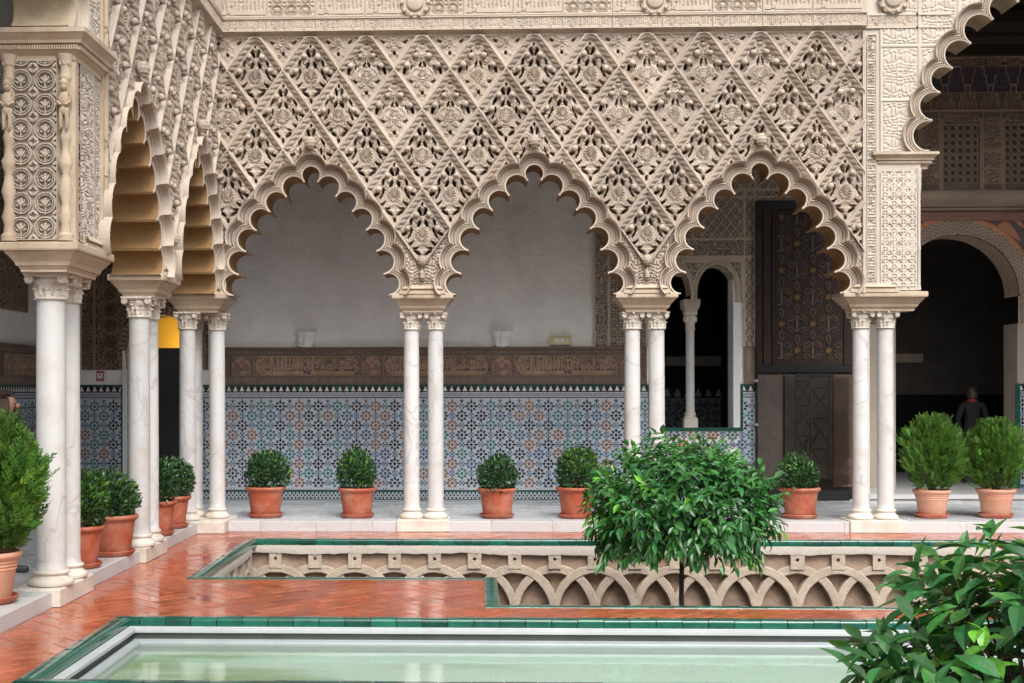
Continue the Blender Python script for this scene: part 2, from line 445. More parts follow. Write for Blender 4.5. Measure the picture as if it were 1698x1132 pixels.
class MB:
    def __init__(s):
        s.V, s.F, s.m, s.c = [], [], [], []
    def add(s, V, F, m=0, c=None):
        o = len(s.V)
        s.V += [tuple(v) for v in V]
        for f in F:
            s.F.append([i + o for i in f]); s.m.append(m); s.c.append(c or (1, 1, 1))
        return s
    def box(s, x0, x1, y0, y1, z0, z1, m=0, c=None, ch=0.0):
        if ch <= 0:
            V = [(x, y, z) for z in (z0, z1) for y in (y0, y1) for x in (x0, x1)]
            F = [(0, 2, 3, 1), (4, 5, 7, 6), (0, 1, 5, 4), (1, 3, 7, 5), (3, 2, 6, 7), (2, 0, 4, 6)]
            return s.add(V, F, m, c)
        V = []; F = []
        b = ch
        for (xx0, xx1, yy0, yy1, z) in ((x0, x1, y0, y1, z0), (x0, x1, y0, y1, z1 - b), (x0 + b, x1 - b, y0 + b, y1 - b, z1)):
            V += [(xx0, yy0, z), (xx1, yy0, z), (xx1, yy1, z), (xx0, yy1, z)]
        for k in (0, 4):
            for i in range(4):
                j = (i + 1) % 4
                F.append((k + i, k + j, k + 4 + j, k + 4 + i))
        F += [(3, 2, 1, 0), (8, 9, 10, 11)]
        return s.add(V, F, m, c)
    def lathe(s, prof, n=24, cx=0, cy=0, m=0, c=None, cap0=True, cap1=True):
        V = []; F = []
        for r, z in prof:
            for i in range(n):
                a = 2 * math.pi * i / n
                V.append((cx + r * math.cos(a), cy + r * math.sin(a), z))
        for k in range(len(prof) - 1):
            for i in range(n):
                j = (i + 1) % n
                F.append((k * n + i, k * n + j, (k + 1) * n + j, (k + 1) * n + i))
        if cap0: F.append(tuple(range(n - 1, -1, -1)))
        if cap1: F.append(tuple((len(prof) - 1) * n + i for i in range(n)))
        return s.add(V, F, m, c)
    def rloft(s, prof, cx=0, cy=0, m=0, c=None):
        """stacked rectangles: (half x, half y, z)"""
        V = []; F = []
        for hx, hy, z in prof:
            V += [(cx - hx, cy - hy, z), (cx + hx, cy - hy, z), (cx + hx, cy + hy, z), (cx - hx, cy + hy, z)]
        for k in range(len(prof) - 1):
            for i in range(4):
                j = (i + 1) % 4
                F.append((4 * k + i, 4 * k + j, 4 * k + 4 + j, 4 * k + 4 + i))
        F.append((3, 2, 1, 0)); e = 4 * len(prof) - 4
        F.append((e, e + 1, e + 2, e + 3))
        return s.add(V, F, m, c)
    def prism(s, poly, y0, y1, m=0, c=None, top=None):
        """polygon in x,z pushed from y0 (front, nearer the viewer) back to y1; top = inset scale of the front face"""
        n = len(poly)
        if top:
            cx = sum(p[0] for p in poly) / n; cz = sum(p[1] for p in poly) / n
            fr = [(cx + (p[0] - cx) * top, y0, cz + (p[1] - cz) * top) for p in poly]
        else:
            fr = [(p[0], y0, p[1]) for p in poly]
        V = fr + [(p[0], y1, p[1]) for p in poly]
        F = [tuple(range(n))] + [(i, i + n, (i + 1) % n + n, (i + 1) % n) for i in range(n)]
        return s.add(V, F, m, c)
    def tube(s, pts, rad, n=8, m=0, c=None, closed=False):
        pts = [Vector(p) for p in pts]
        rs = rad if hasattr(rad, '__len__') else [rad] * len(pts)
        V = []; F = []
        up = Vector((0.13, 0.21, 0.97))
        for i, p in enumerate(pts):
            if closed:
                d = pts[(i + 1) % len(pts)] - pts[i - 1]
            else:
                d = pts[min(i + 1, len(pts) - 1)] - pts[max(i - 1, 0)]
            d = d.normalized() if d.length > 1e-9 else Vector((0, 0, 1))
            a = d.cross(up)
            if a.length < 1e-4: a = d.cross(Vector((1, 0, 0)))
            a.normalize(); b = d.cross(a)
            for k in range(n):
                t = 2 * math.pi * k / n
                V.append(p + (a * math.cos(t) + b * math.sin(t)) * rs[i])
        L = len(pts)
        for i in range(L if closed else L - 1):
            i2 = (i + 1) % L
            for k in range(n):
                k2 = (k + 1) % n
                F.append((i * n + k, i * n + k2, i2 * n + k2, i2 * n + k))
        if not closed:
            F.append(tuple(range(n - 1, -1, -1))); F.append(tuple((L - 1) * n + k for k in range(n)))
        return s.add(V, F, m, c)
    def ball(s, cx, cy, cz, rx, ry=None, rz=None, nu=10, nv=7, m=0, c=None):
        ry = ry or rx; rz = rz or rx
        V = [(cx, cy, cz - rz)]; F = []
        for j in range(1, nv):
            t = math.pi * j / nv
            for i in range(nu):
                a = 2 * math.pi * i / nu
                V.append((cx + rx * math.sin(t) * math.cos(a), cy + ry * math.sin(t) * math.sin(a), cz - rz * math.cos(t)))
        V.append((cx, cy, cz + rz)); e = len(V) - 1
        for i in range(nu):
            i2 = (i + 1) % nu
            F.append((0, 1 + i2, 1 + i)); F.append((e, e - nu + i, e - nu + i2))
            for j in range(nv - 2):
                F.append((1 + j * nu + i, 1 + j * nu + i2, 1 + (j + 1) * nu + i2, 1 + (j + 1) * nu + i))
        return s.add(V, F, m, c)
    def mesh(s, name, mats, smooth=False, ang=35, col=False):
        return mk(name, s.V, s.F, mats, smooth, s.m, s.c if col else None, None, ang if smooth else None)

def sstep(a, b, x):
    t = np.clip((x - a) / (b - a), 0, 1)
    return t * t * (3 - 2 * t)

def relief(name, W, H, nx, nz, func, mats, colf=None, smooth=True, cut=None, mask=None):
    """carved panel: local x 0..W, z 0..H, height func(U, V) in metres towards -y"""
    xs = np.linspace(0, W, nx + 1); zs = np.linspace(0, H, nz + 1)
    U, Vv = np.meshgrid(xs, zs)
    h = func(U, Vv)
    P = np.stack([U.ravel(), -h.ravel(), Vv.ravel()], 1)
    idx = np.arange((nx + 1) * (nz + 1)).reshape(nz + 1, nx + 1)
    Q = np.stack([idx[:-1, :-1].ravel(), idx[:-1, 1:].ravel(), idx[1:, 1:].ravel(), idx[1:, :-1].ravel()], 1)
    if cut is not None:
        hq = h.ravel()[Q].max(1)
        Q = Q[hq > cut]
    if mask is not None:
        Q = Q[mask(U, Vv).ravel()[Q].all(1)]
    vc = colf(U, Vv, h).reshape(-1, 3) if colf else None
    return mk(name, P, Q, mats, smooth, None, None, vc, 40)
# ------------------------------------------------------------------ carving patterns (heights 0..1 over u, v in metres)
def ell(x, z, cx, cz, rx, rz, ang=0.0):
    a = R(ang); dx, dz = x - cx, z - cz
    p = (dx * math.cos(a) + dz * math.sin(a)) / rx; q = (-dx * math.sin(a) + dz * math.cos(a)) / rz
    return 1 - (p * p + q * q)

def star_lace(u, v, p, w=0.5, ph=0.0):
    """interlaced star work: ribbons along a level line of an eight-fold wave"""
    f = 0
    for k in range(4):
        a = k * math.pi / 4
        f = f + np.cos(2 * math.pi * (u * math.cos(a) + v * math.sin(a)) / p + ph)
    g = np.abs(np.mod(f + 0.35, 1.7) - 0.85)
    return sstep(w, w - 0.25, g)

def net(u, v, p, k=1.25):
    """diagonal net of doubled ribbons with a flower in every mesh"""
    a, c = (u + v / k) / p, (u - v / k) / p
    da, dc = np.abs(np.mod(a, 1) - .5), np.abs(np.mod(c, 1) - .5)
    r1 = np.maximum(sstep(.10, .04, np.abs(da - .40)), sstep(.10, .04, np.abs(dc - .40)))
    fl = sstep(.20, .12, np.hypot(np.mod(a, 1) - .5, np.mod(c, 1) - .5) * (1 + .35 * np.cos(4 * np.arctan2(np.mod(c, 1) - .5, np.mod(a, 1) - .5))))
    return np.maximum(r1, fl)

def girih(u, v, p, w):
    """four families of straight straps: distance-based, 1 on the straps"""
    m = np.full(np.shape(u), 9.)
    for k in range(4):
        an = k * math.pi / 4; q = p if k % 2 == 0 else p / math.sqrt(2)
        s_ = u * math.cos(an) + v * math.sin(an)
        m = np.minimum(m, np.abs(np.mod(s_ / q, 1) - .5) * q)
    return sstep(w, w * .55, m)

def scrolls(u, v, p, ph=0.0):
    """vine scrolls: a ring with a bud in every cell, alternately mirrored, with linking stems"""
    i = np.floor(u / p); j = np.floor(v / p)
    x = (u / p - i - 0.5) * np.where(np.mod(i + j, 2) > 0.5, 1, -1); z = v / p - j - 0.5
    r = np.hypot(x, z); a = np.arctan2(z, x)
    h = np.maximum(sstep(.050, .030, np.abs(r - .415)), sstep(.034, .020, np.abs(r - .325)))
    rays = .55 * sstep(.1, .6, np.cos(a * 17)) * (r < .29) * (z < .12)
    bud = rays
    for q in ((0, .05, .065, .19, 0), (.095, .02, .055, .17, -32), (-.095, .02, .055, .17, 32), (.16, -.09, .045, .12, -62), (-.16, -.09, .045, .12, 62)):
        bud = np.maximum(bud, sstep(0, .5, ell(x, z, *q)))
    bud = np.maximum(bud, sstep(.03, .015, np.abs(x)) * (z < 0) * (z > -.42))
    lv = np.maximum(sstep(0, 0.5, ell(x, z, 0.40, 0.40, 0.07, 0.15, 45)), sstep(0, 0.5, ell(x, z, -0.40, 0.40, 0.07, 0.15, -45)))
    tend = sstep(.05, .02, np.abs(np.hypot(np.abs(x) - .5, np.abs(z) - .5) - .20)) * .8
    lv = np.maximum(lv, tend)
    lv = np.maximum(lv, np.maximum(sstep(0, 0.5, ell(x, z, 0.40, -0.40, 0.07, 0.15, -45)), sstep(0, 0.5, ell(x, z, -0.40, -0.40, 0.07, 0.15, 45))))
    return np.maximum(np.maximum(h, bud), lv)

def vnoise(u, v, p, seed=0):
    rs = np.random.RandomState(seed); T = rs.rand(64, 64)
    a, b = u / p, v / p
    i, j = np.floor(a).astype(int), np.floor(b).astype(int); fa, fb = a - i, b - j
    fa, fb = fa * fa * (3 - 2 * fa), fb * fb * (3 - 2 * fb)
    g = lambda m, n: T[np.mod(n, 64), np.mod(m, 64)]
    return (g(i, j) * (1 - fa) + g(i + 1, j) * fa) * (1 - fb) + (g(i, j + 1) * (1 - fa) + g(i + 1, j + 1) * fa) * fb

def foliage_relief(u, v, p, seed=0):
    """close leafy carving: small curling leaves"""
    n = vnoise(u, v, p * 0.9, seed); m = vnoise(u + 7.3, v + 3.1, p * 0.9, seed + 5)
    t = np.sin(2 * math.pi * (u / p + 1.3 * n)) * np.sin(2 * math.pi * (v / p + 1.3 * m))
    return sstep(-0.15, 0.35, np.abs(t) - 0.18)

def strokes(u, v, H, p, seed=0):
    """kufic-like strokes for worn lettering too small to read: tall stems on a base line, loops and knots"""
    i = np.floor(u / p).astype(int); x = u / p - i; z = v / H
    rs = np.random.RandomState(seed); A = rs.rand(997, 4)
    a = A[np.mod(i, 997)]
    tall = 0.45 + 0.5 * (a[..., 0] > 0.45)
    stem = sstep(0.30, 0.22, np.abs(x - 0.5)) * (z < tall) * (z > 0.12) * (a[..., 1] > 0.18)
    base = (np.abs(z - 0.16) < 0.07) * (a[..., 2] > 0.22)
    loop = sstep(0.10, 0.05, np.abs(np.hypot((x - 0.5) * 0.8, (z - 0.5 - 0.22 * a[..., 3]) * 1.1) - 0.25)) * (a[..., 1] < 0.55)
    fill = sstep(0.25, 0.5, np.sin(2 * math.pi * u / (p * 0.8)) * np.sin(2 * math.pi * v / (H * 0.27) + 1.0)) * 0.7 * (z > 0.35)
    return np.clip(np.maximum(np.maximum(stem, base), np.maximum(loop, fill)), 0, 1)

def frame(u, v, W, H, b, b2):
    """1 on a border of width b round the panel, 0 inside from b2"""
    d = np.minimum(np.minimum(u, W - u), np.minimum(v, H - v))
    return sstep(b2, b, d)

# Arabic: 'izz li-mawlana al-sultan, the phrase repeated round this court, in joined letter forms set right to left
GLORY = '\uFECB\uFEB0 \uFEDF\uFEE4\uFEEE\uFEFB\uFEE7\uFE8E \uFE8D\uFEDF\uFEB4\uFEE0\uFEC4\uFE8E\uFEE5'[::-1]
_txt = {}
def lettering(W, H, depth, m, fat=0.0):
    """the phrase as raised letters filling W x H, standing depth proud (local x,z; towards -y)"""
    key = (round(W, 3), round(H, 3), depth, m)
    if key in _txt: return _txt[key]
    cu = bpy.data.curves.new('inscription', 'FONT')
    cu.body = GLORY; cu.resolution_u = 1; cu.extrude = 0.5; cu.offset = fat
    o = bpy.data.objects.new('inscription', cu); COL.objects.link(o)
    dg = bpy.context.evaluated_depsgraph_get()
    me = bpy.data.meshes.new_from_object(o.evaluated_get(dg))
    n = len(me.vertices); co = np.empty(n * 3); me.vertices.foreach_get('co', co); co = co.reshape(n, 3)
    lo, hi = co.min(0), co.max(0)
    x = (co[:, 0] - lo[0]) / (hi[0] - lo[0]) * W
    z = (co[:, 1] - lo[1]) / (hi[1] - lo[1]) * H
    y = -(co[:, 2] - lo[2]) / (hi[2] - lo[2]) * depth
    me.vertices.foreach_set('co', np.stack([x, y, z], 1).ravel())
    me.materials.clear(); me.materials.append(M[m]); me.name = 'inscription'; me.update()
    bpy.data.objects.remove(o); bpy.data.curves.remove(cu)
    _txt[key] = me
    return me

# ------------------------------------------------------------------ the lobed arches
S = 15.1 / F_PX                       # metres per photo pixel on the face of the long arcade
def zf(py): return 1.6 + (645 - py) * S
BAY = 2.5
Z_IMP = zf(489)
TH = 0.45                             # wall thickness
PROF = [(0, .022), (3.2, .030), (4.2, .030), (4.7, .000), (6.2, -.002), (6.7, .026), (8.2, .026), (8.7, -.004), (10.0, .006),
        (13.0, .024), (15.6, .010), (16.4, -.006), (17.6, -.004), (18.2, .030), (20.0, .036), (20.6, .020), (21.4, .022), (23.6, .098), (26.5, .112)]

class Arch:
    """cusps run from the right springing up to the apex, (dx, z) from the centre line; mirrored"""
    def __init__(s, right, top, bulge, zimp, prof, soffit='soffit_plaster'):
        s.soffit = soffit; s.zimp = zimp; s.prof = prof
        pts = [Vector((x, z)) for x, z in right]
        left = [Vector((-x, z)) for x, z in right[::-1]]
        allp = pts + left
        s.cusps = allp
        s.lobes = []
        mid = Vector((0, sum(p.y for p in allp) / len(allp)))
        nl = len(pts) - 1
        for i in range(len(allp) - 1):
            a, b = allp[i], allp[i + 1]
            m = (a + b) / 2; t = (b - a); Lc = t.length; t.normalize()
            n = Vector((t.y, -t.x))
            if i == nl: o_, r = top
            else: o_, r = bulge * Lc, Lc / 2 * 0.93
            s.lobes.append((m + n * o_, n, t, r, o_))
        s.zt = max(p.y for p in allp)
    def sdf(s, x, z):
        """distance outside the opening (negative inside)"""
        d = np.full(np.shape(x), 1e9)
        for c, n, t, r, o_ in s.lobes:
            d = np.minimum(d, np.hypot(x - c.x, z - c.y) - r)
        zs = np.array([p.y for p in s.cusps[:len(s.cusps) // 2]]); xs = np.array([p.x for p in s.cusps[:len(s.cusps) // 2]])
        hw = np.interp(z, zs, xs, left=xs[0], right=0)
        d = np.where((np.abs(x) < hw) & (z < s.zt), -np.maximum(0.01, hw - np.abs(x)), d)
        return d
    K = 0.38                                   # rings move outward as they grow, so the outer edge stays lobed
    def outer(s, x, z):
        """distance outside the outermost moulding"""
        dm = s.prof[-1][0]
        d = np.full(np.shape(x), 1e9)
        for c, n, t, r, o_ in s.lobes:
            q = c + n * (s.K * dm)
            d = np.minimum(d, np.hypot(x - q.x, z - q.y) - (r + (1 - s.K) * dm))
        return np.where(s.sdf(x, z) < .05, -1, d)
    def ring(s, i, d, n):
        c0, nn, t, r, o_ = s.lobes[i]
        c = c0 + nn * (s.K * d); Rr = r + (1 - s.K) * d
        lim = math.acos(max(-1, min(1, -(o_ + s.K * d) / Rr)))
        out = []
        for sg, j in ((-1, i - 1), (1, i + 1)):
            best = lim
            for k in range(1, 401):
                ph = lim * k / 400
                p = c + (nn * math.cos(ph) + t * math.sin(ph) * sg) * Rr
                if p.y < s.zimp: best = ph; break
                if 0 <= j < len(s.lobes):
                    q = s.lobes[j]
                    if (p - (q[0] + q[1] * (s.K * d))).length < q[3] + (1 - s.K) * d - 1e-6:
                        best = ph; break
            out.append(sg * best)
        return [c + (nn * math.cos(p) + t * math.sin(p)) * Rr for p in np.linspace(out[0], out[1], n)]
    def lobe_mesh(s, i, N=13):
        rings = [s.ring(i, d, N) for d, w_ in s.prof]
        V = []; F = []; fm = []
        def row(pts, w_):
            k = len(V); V.extend([(p.x, -w_, p.y) for p in pts]); return k
        rows = [row(rings[0], -TH)] + [row(rings[k], s.prof[k][1]) for k in range(len(rings))] + [row(rings[-1], -0.10)]
        for a in range(len(rows) - 1):
            for k in range(N - 1):
                F.append((rows[a] + k, rows[a + 1] + k, rows[a + 1] + k + 1, rows[a] + k + 1)); fm.append(1 if a == 0 else 0)
        if i + 1 < len(s.lobes):                       # the blunt tip between this lobe and the next
            nr = [s.ring(i + 1, d, N)[0] for d, w_ in s.prof]
            er = [r_[-1] for r_ in rings]
            b0 = len(V)
            V += [(er[0].x, TH, er[0].y), (nr[0].x, TH, nr[0].y)]
            for k in range(len(er)):
                w_ = s.prof[k][1]; V += [(er[k].x, -w_, er[k].y), (nr[k].x, -w_, nr[k].y)]
                if k and (er[k - 1] - nr[k - 1]).length < 1e-4: break
                F.append((b0 + 2 * k, b0 + 2 * k + 2, b0 + 2 * k + 3, b0 + 2 * k + 1)); fm.append(1 if k == 0 else 0)
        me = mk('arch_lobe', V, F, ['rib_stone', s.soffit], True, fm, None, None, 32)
        return me

_r = [(130, 489), (121, 454), (109, 416), (91.5, 381), (69, 350), (41, 325), (11, 300)]
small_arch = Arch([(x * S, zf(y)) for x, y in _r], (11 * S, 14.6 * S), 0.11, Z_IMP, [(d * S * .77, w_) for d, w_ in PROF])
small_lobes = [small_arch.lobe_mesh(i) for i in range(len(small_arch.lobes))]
_bx = PY(1800, 0, 15.1).x
BIG_C = _bx
_rb = [(1541, 252), (1546, 201), (1559, 155), (1580, 115), (1610, 74), (1647, 34), (1689, 5), (1736, -18), (1783, -34)]
_rb = [(_bx - PY(x, y, 15.1).x, PY(x, y, 15.1).z) for x, y in _rb]
Z_COR = PY(1540, 254, 15.1).z
big_arch = Arch(_rb, (0.02, 0.118), 0.09, Z_COR - 0.02, [(d * S * 0.74, w_ * 0.8 - 0.01) for d, w_ in PROF], 'soffit_pale')
big_lobes = [big_arch.lobe_mesh(i) for i in range(len(big_arch.lobes))]

# ------------------------------------------------------------------ sebka lozenges
LA, LB = BAY / 8, 66 * S              # half width, half height of a lozenge
_SX, _SZ = LA / 47.0, S
def loz_height(x, z, kind, top=False, var=0):
    """x, z in photo pixels from the lozenge centre; returns metres"""
    ax = np.abs(x)
    e = 1 - (ax / 47 + np.abs(z) / 66)
    d = e * 38.3
    out = np.zeros(x.shape, bool)
    if top:                                   # the top row ends in a round head
        dc = 15.1 - np.hypot(x, z - 40)
        cap = (z - 40) > .71 * ax
        d = np.where(cap, np.abs(dc), d); out = cap & (dc < 0)
    up = z > 0
    t = np.abs(z) / 66 * 81
    fr_ = np.mod(t + 3.0, 11.5) / 11.5
    ph = fr_ * 2 - 1
    lob = np.sqrt(np.clip(1 - ph * ph, 0, 1))
    din = 4.8 + 4.6 * lob
    tile = 0.036 + 0.014 * (1 - fr_)           # every little hollow tile steps down to the next
    q_ = np.clip((d - 1.7) / np.maximum(din - 1.7, .1), 0, 1)
    rib_u = np.where(d < 1.6, 0.070, np.where(d < din, tile * (1 - q_ ** 1.6) + .016, 0))
    rib_l = 0.070 * np.clip(1 - np.clip(d - 1.4, 0, 9) / 2.2, 0, 1)
    rib = np.where(up, rib_u, rib_l)
    if top: rib = np.where(out, .070 * (d < 1.6), rib)
    h = np.maximum(rib, 0.010)
    if top: d = np.where(out, 0, d)
    if kind == 'edge':
        return .010 + .022 * foliage_relief(np.abs(x) * S, z * S, .085, 23)
    # second wavy moulding inside the rib
    d2 = 13.0 + 2.2 * lob
    if kind == 'pierced':
        h = np.where(up & (np.abs(d - d2) < 1.3), np.maximum(h, 0.030), h)
    lv = np.full(x.shape, -9.0)
    rv = random.Random(100 + var); jq = lambda s_: rv.uniform(-s_, s_)
    sx_ = np.where(x > 0, 1, -1)
    E = lambda cx, cz, rx, rz, an=0: ell(ax + jq(.7) * sx_, z, cx + jq(.9) * (cx > 0), cz + jq(.9), rx * (1 + jq(.14)), rz * (1 + jq(.14)), an + jq(8) * (cx > 0))
    if kind == 'pierced':
        L_ = [(0, -9, 19, 20), (11, -26, 10, 6, -25), (22, -19, 9, 5, -30), (25, -28, 7, 4, 30), (16, 5, 7, 13, -12), (27, -12, 5, 9, 10), (0, 12, 3, 12),
              (9, 14, 4, 7, -30), (0, 36, 4.5, 5), (9.5, 32, 2.6, 9, -18), (12, 20, 5, 5), (25, 0, 6, 6), (5, -38, 4.5, 6, -30), (0, -44, 3, 6), (33, -4, 4, 5)]
        H_ = [(0, 43, 1.7, 5.0), (4.8, 30.5, 2.2, 7.0, -18), (20, 13, 2.2, 5.6, 16), (5.2, 9, 2.4, 5.4, 24), (32, -9, 5.6, 2.3, -24), (18.0, -3, 1.4, 4.4, 14),
              (21, -26, 6.5, 1.7, -32), (8.5, -40, 6.0, 2.1, 42), (23, -12, 1.3, 4.0, 26), (0, -51, 1.8, 3.4), (12, -32, 3.6, 1.2, -20)]
    else:
        L_ = [(0, -9, 20, 15), (7, 22, 4, 10, 25), (17, 16, 5, 12, -30), (24, 0, 5, 9, 10), (0, 12, 3, 14), (10, 30, 6, 6), (20, -14, 7, 6, 20), (9, -25, 8, 5, -30),
              (0, -33, 5, 6), (0, 38, 6, 5), (28, 6, 6, 5), (5, -41, 3, 4, 20)]
        H_ = [(0, 42, 5, 1.3), (13.5, 26, 2.0, 6.2, 42), (4.4, 9, 1.5, 4.8, 14), (30, 1, 2.2, 6.4, 16), (18.5, 3, 1.2, 3.4, 10), (19, -20, 3.6, 1.4, 34), (0, -38, 2.0, 2.8)]
    for q in L_:
        lv = np.maximum(lv, E(*q))
    orn = 0.016 + 0.024 * np.sqrt(np.clip(lv, 0, 1))
    groove = 0.5 + 0.5 * np.sin(lv * 15.0)
    orn = orn - 0.010 * groove + 0.012 * (foliage_relief(ax * S + .3, z * S + .5, .042, 60 + var) - .55)
    orn = orn * (1 - .45 * sstep(.55, .8, vnoise(x + 60 + 31 * var, z + 90, 17., 40 + var)))     # worn places
    inside = (d > (np.where(up, 12.5 if kind == 'pierced' else 11.0, 5.0)))
    h = np.where(inside & (d > 8), h + .008 * foliage_relief(ax * S, z * S + .2, .036, 70 + var), h)
    h = np.where(inside & (lv > 0), np.maximum(h, orn), h)
    hole = np.full(x.shape, -9.0)
    for q in H_:
        hole = np.maximum(hole, E(*q))
    h = np.where(inside, h - 0.16 * sstep(-0.45, -0.10, hole), h)
    return h

_NL = 76
def loz_mesh(kind, clip=None, top=False, var=0):
    s_ = np.linspace(0, 1, _NL + 1)
    a, b = np.meshgrid(s_, s_)
    x = 47 * (a - b); z = 66 * (a + b - 1)
    h = loz_height(x, z, kind, top, var)
    P = np.stack([(x * _SX).ravel(), -h.ravel(), (z * _SZ).ravel()], 1)
    idx = np.arange((_NL + 1) ** 2).reshape(_NL + 1, _NL + 1)
    Q = np.stack([idx[:-1, :-1].ravel(), idx[:-1, 1:].ravel(), idx[1:, 1:].ravel(), idx[1:, :-1].ravel()], 1)
    Q = Q[h.ravel()[Q].max(1) > -0.07]
    if clip is not None:
        keep = clip(P[:, 0], P[:, 2])
        Q = Q[keep[Q].all(1)]
    if len(Q) < 12: return None
    used = np.unique(Q); mp = np.full(len(P), -1); mp[used] = np.arange(len(used)); P = P[used]; Q = mp[Q]
    return mk('lozenge', P, Q, 'carved_stone', True, None, None, None, 50)

def shell_mesh():
    V = [(0, -0.040, -0.045)]; F = []; n = 27
    for j, rr in enumerate((0.45, 0.85, 1.0)):
        for i in range(n):
            t = -math.pi * 0.5 + 2 * math.pi * i / n
            f = 1.0 if i % 2 else 0.30
            r = 0.078 * rr
            V.append((r * math.cos(t), -((0.062 if j == 1 else 0.048) if f == 1.0 else 0.026) if j < 2 else -0.02, r * math.sin(t) * (1.0 if math.sin(t) > 0 else 1.15)))
    for i in range(n):
        i2 = (i + 1) % n
        F.append((0, 1 + i, 1 + i2))
        for j in range(2):
            F.append((1 + j * n + i, 1 + (j + 1) * n + i, 1 + (j + 1) * n + i2, 1 + j * n + i2))
    return mk('shell', V, F, 'rib_stone')
SHELL = shell_mesh()
KNOB = MB().ball(0, -0.052, 0, 0.034, nu=10, nv=7).mesh('knob', 'carved_stone', True)
def pine_ball_mesh():
    b = MB(); b.ball(0, -0.085, 0, 0.062, 0.062, 0.068, 14, 10)
    for j in range(1, 6):
        t = math.pi * j / 6
        for i in range(9):
            a = math.pi * (i + 0.5 * (j % 2)) / 9 * 1.0 + math.pi
            p = (0.062 * math.sin(t) * math.cos(a), -0.085 + 0.062 * math.sin(t) * math.sin(a), 0.068 * math.cos(t))
            b.ball(p[0], p[1], p[2], 0.0075, nu=5, nv=4)
    return b.mesh('pine_ball', 'carved_stone', True)
PINE = pine_ball_mesh()
def hand_mesh():
    """a small carved fist holding the stem above"""
    b = MB()
    b.tube([(0, -.03, -.085), (0, -.04, -.05), (0, -.045, -.02)], [.026, .024, .030], 8)
    for k in range(4):
        z = -0.005 - 0.018 * k
        b.tube([(.026, -.045, z), (.012, -.078, z + .002), (-.014, -.078, z + .002), (-.026, -.05, z)], [.008, .0095, .0095, .008], 6)
    b.tube([(-.024, -.05, -.02), (-.020, -.075, .006), (.002, -.078, .022)], [.010, .010, .008], 6)
    b.tube([(0, -.05, .0), (0, -.045, .06), (0, -.05, .11)], [.010, .009, .016], 7)
    return b.mesh('carved_hand', 'rib_stone', True)
HAND = hand_mesh()

Z_TOP = zf(60)                        # underside of the frieze
_lz = {}
def sebka(root, c0, u0, u1, n_arch, seed):
    """lozenges on the face of an arcade: arches centred on c0 + k*BAY, face from u0 to u1 (local x)"""
    rs = random.Random(seed)
    p = LA * 2
    cents = [c0 + k * BAY for k in range(n_arch)]
    for r in range(-1, 7):
        zc = zf(115 + 66 * r)
        for k in range(-14, 24):
            xc = c0 + (k + 0.5 * (r % 2)) * p
            if xc + LA < u0 + 0.03 or xc - LA > u1 - 0.03: continue
            kk = (2 * k + (r % 2)) % 8
            near = min(cents, key=lambda c: abs(c - xc)); off = xc - near
            cl_l = xc - LA < u0; cl_r = xc + LA > u1
            full = r == 1 and not (cl_l or cl_r)
            kind = 'pierced'
            if r == -1: kind = 'plain'
            elif r >= 5: kind = 'edge'
            elif r == 0 and (2 * k) % 5 not in (0, 3): kind = 'plain'
            elif r == 1 and kk in (3, 5): kind = 'plain'
            var = rs.randint(0, 2) if r < 3 else 0
            key = (kind, var, r if not full else 1, round(off, 3) if r > 1 else 0, round(xc - u0, 3) if cl_l else 0, round(u1 - xc, 3) if cl_r else 0)
            if key not in _lz:
                def clip(x, z, xc=xc, zc=zc, cl_l=cl_l, cl_r=cl_r):
                    X, Z = x + xc, z + zc
                    ok = (Z < Z_TOP + 0.004) & (Z > Z_IMP + 0.04) & (X > u0 - 0.01) & (X < u1 + 0.01)
                    for c in cents:
                        ok &= small_arch.outer(X - c, Z) > -3.0 * S
                    return ok
                _lz[key] = loz_mesh(kind, None if full else clip, r == 0, var)
            me = _lz[key]
            if me is None: continue
            part = ob('lozenge', me, root, (xc, 0, zc))
            def free(x, z, m):
                X, Z = xc + x, zc + z
                return u0 + m < X < u1 - m and Z < Z_TOP - m and Z > Z_IMP + 0.12 and all(float(small_arch.outer(np.array(X - c), np.array(Z))) > m for c in cents)
            if r == -1 or r >= 5: continue
            zb = -8 if kind == 'pierced' else -11
            ball_here = r == 2 and abs(off) < 0.05
            foot = r == 4 and abs(abs(off) - BAY / 2) < 0.05 and u0 + .3 < xc < u1 - .3
            if ball_here:
                ob('pine_ball', PINE, part, (0, 0, (115 + 66 * 2 - 237) * S))
                continue
            if free(0, zb * _SZ, 0.06):
                ob('shell', SHELL, part, (0, 0.006, zb * _SZ), (0, rs.uniform(-.08, .08), 0), rs.uniform(0.88, 1.02) * (1.0 if kind == 'pierced' else 0.86))
            for (kx, kz) in ((11, 22), (-11, 22), (25.5, -1 if kind == 'pierced' else 6), (-25.5, -1 if kind == 'pierced' else 6)):
                if free(kx * _SX, kz * _SZ, 0.03):
                    ob('knob', KNOB, part, (kx * _SX, 0, kz * _SZ), (rs.uniform(-.2, .2), rs.uniform(0, 3), 0), rs.uniform(0.85, 1.08))
            if foot:
                ob('pine_ball', PINE, part, (0, 0.005, zf(433) - zc), (0, 0, 0), 0.85)
                ob('carved_hand', HAND, part, (0, 0.0, zf(452) - zc))

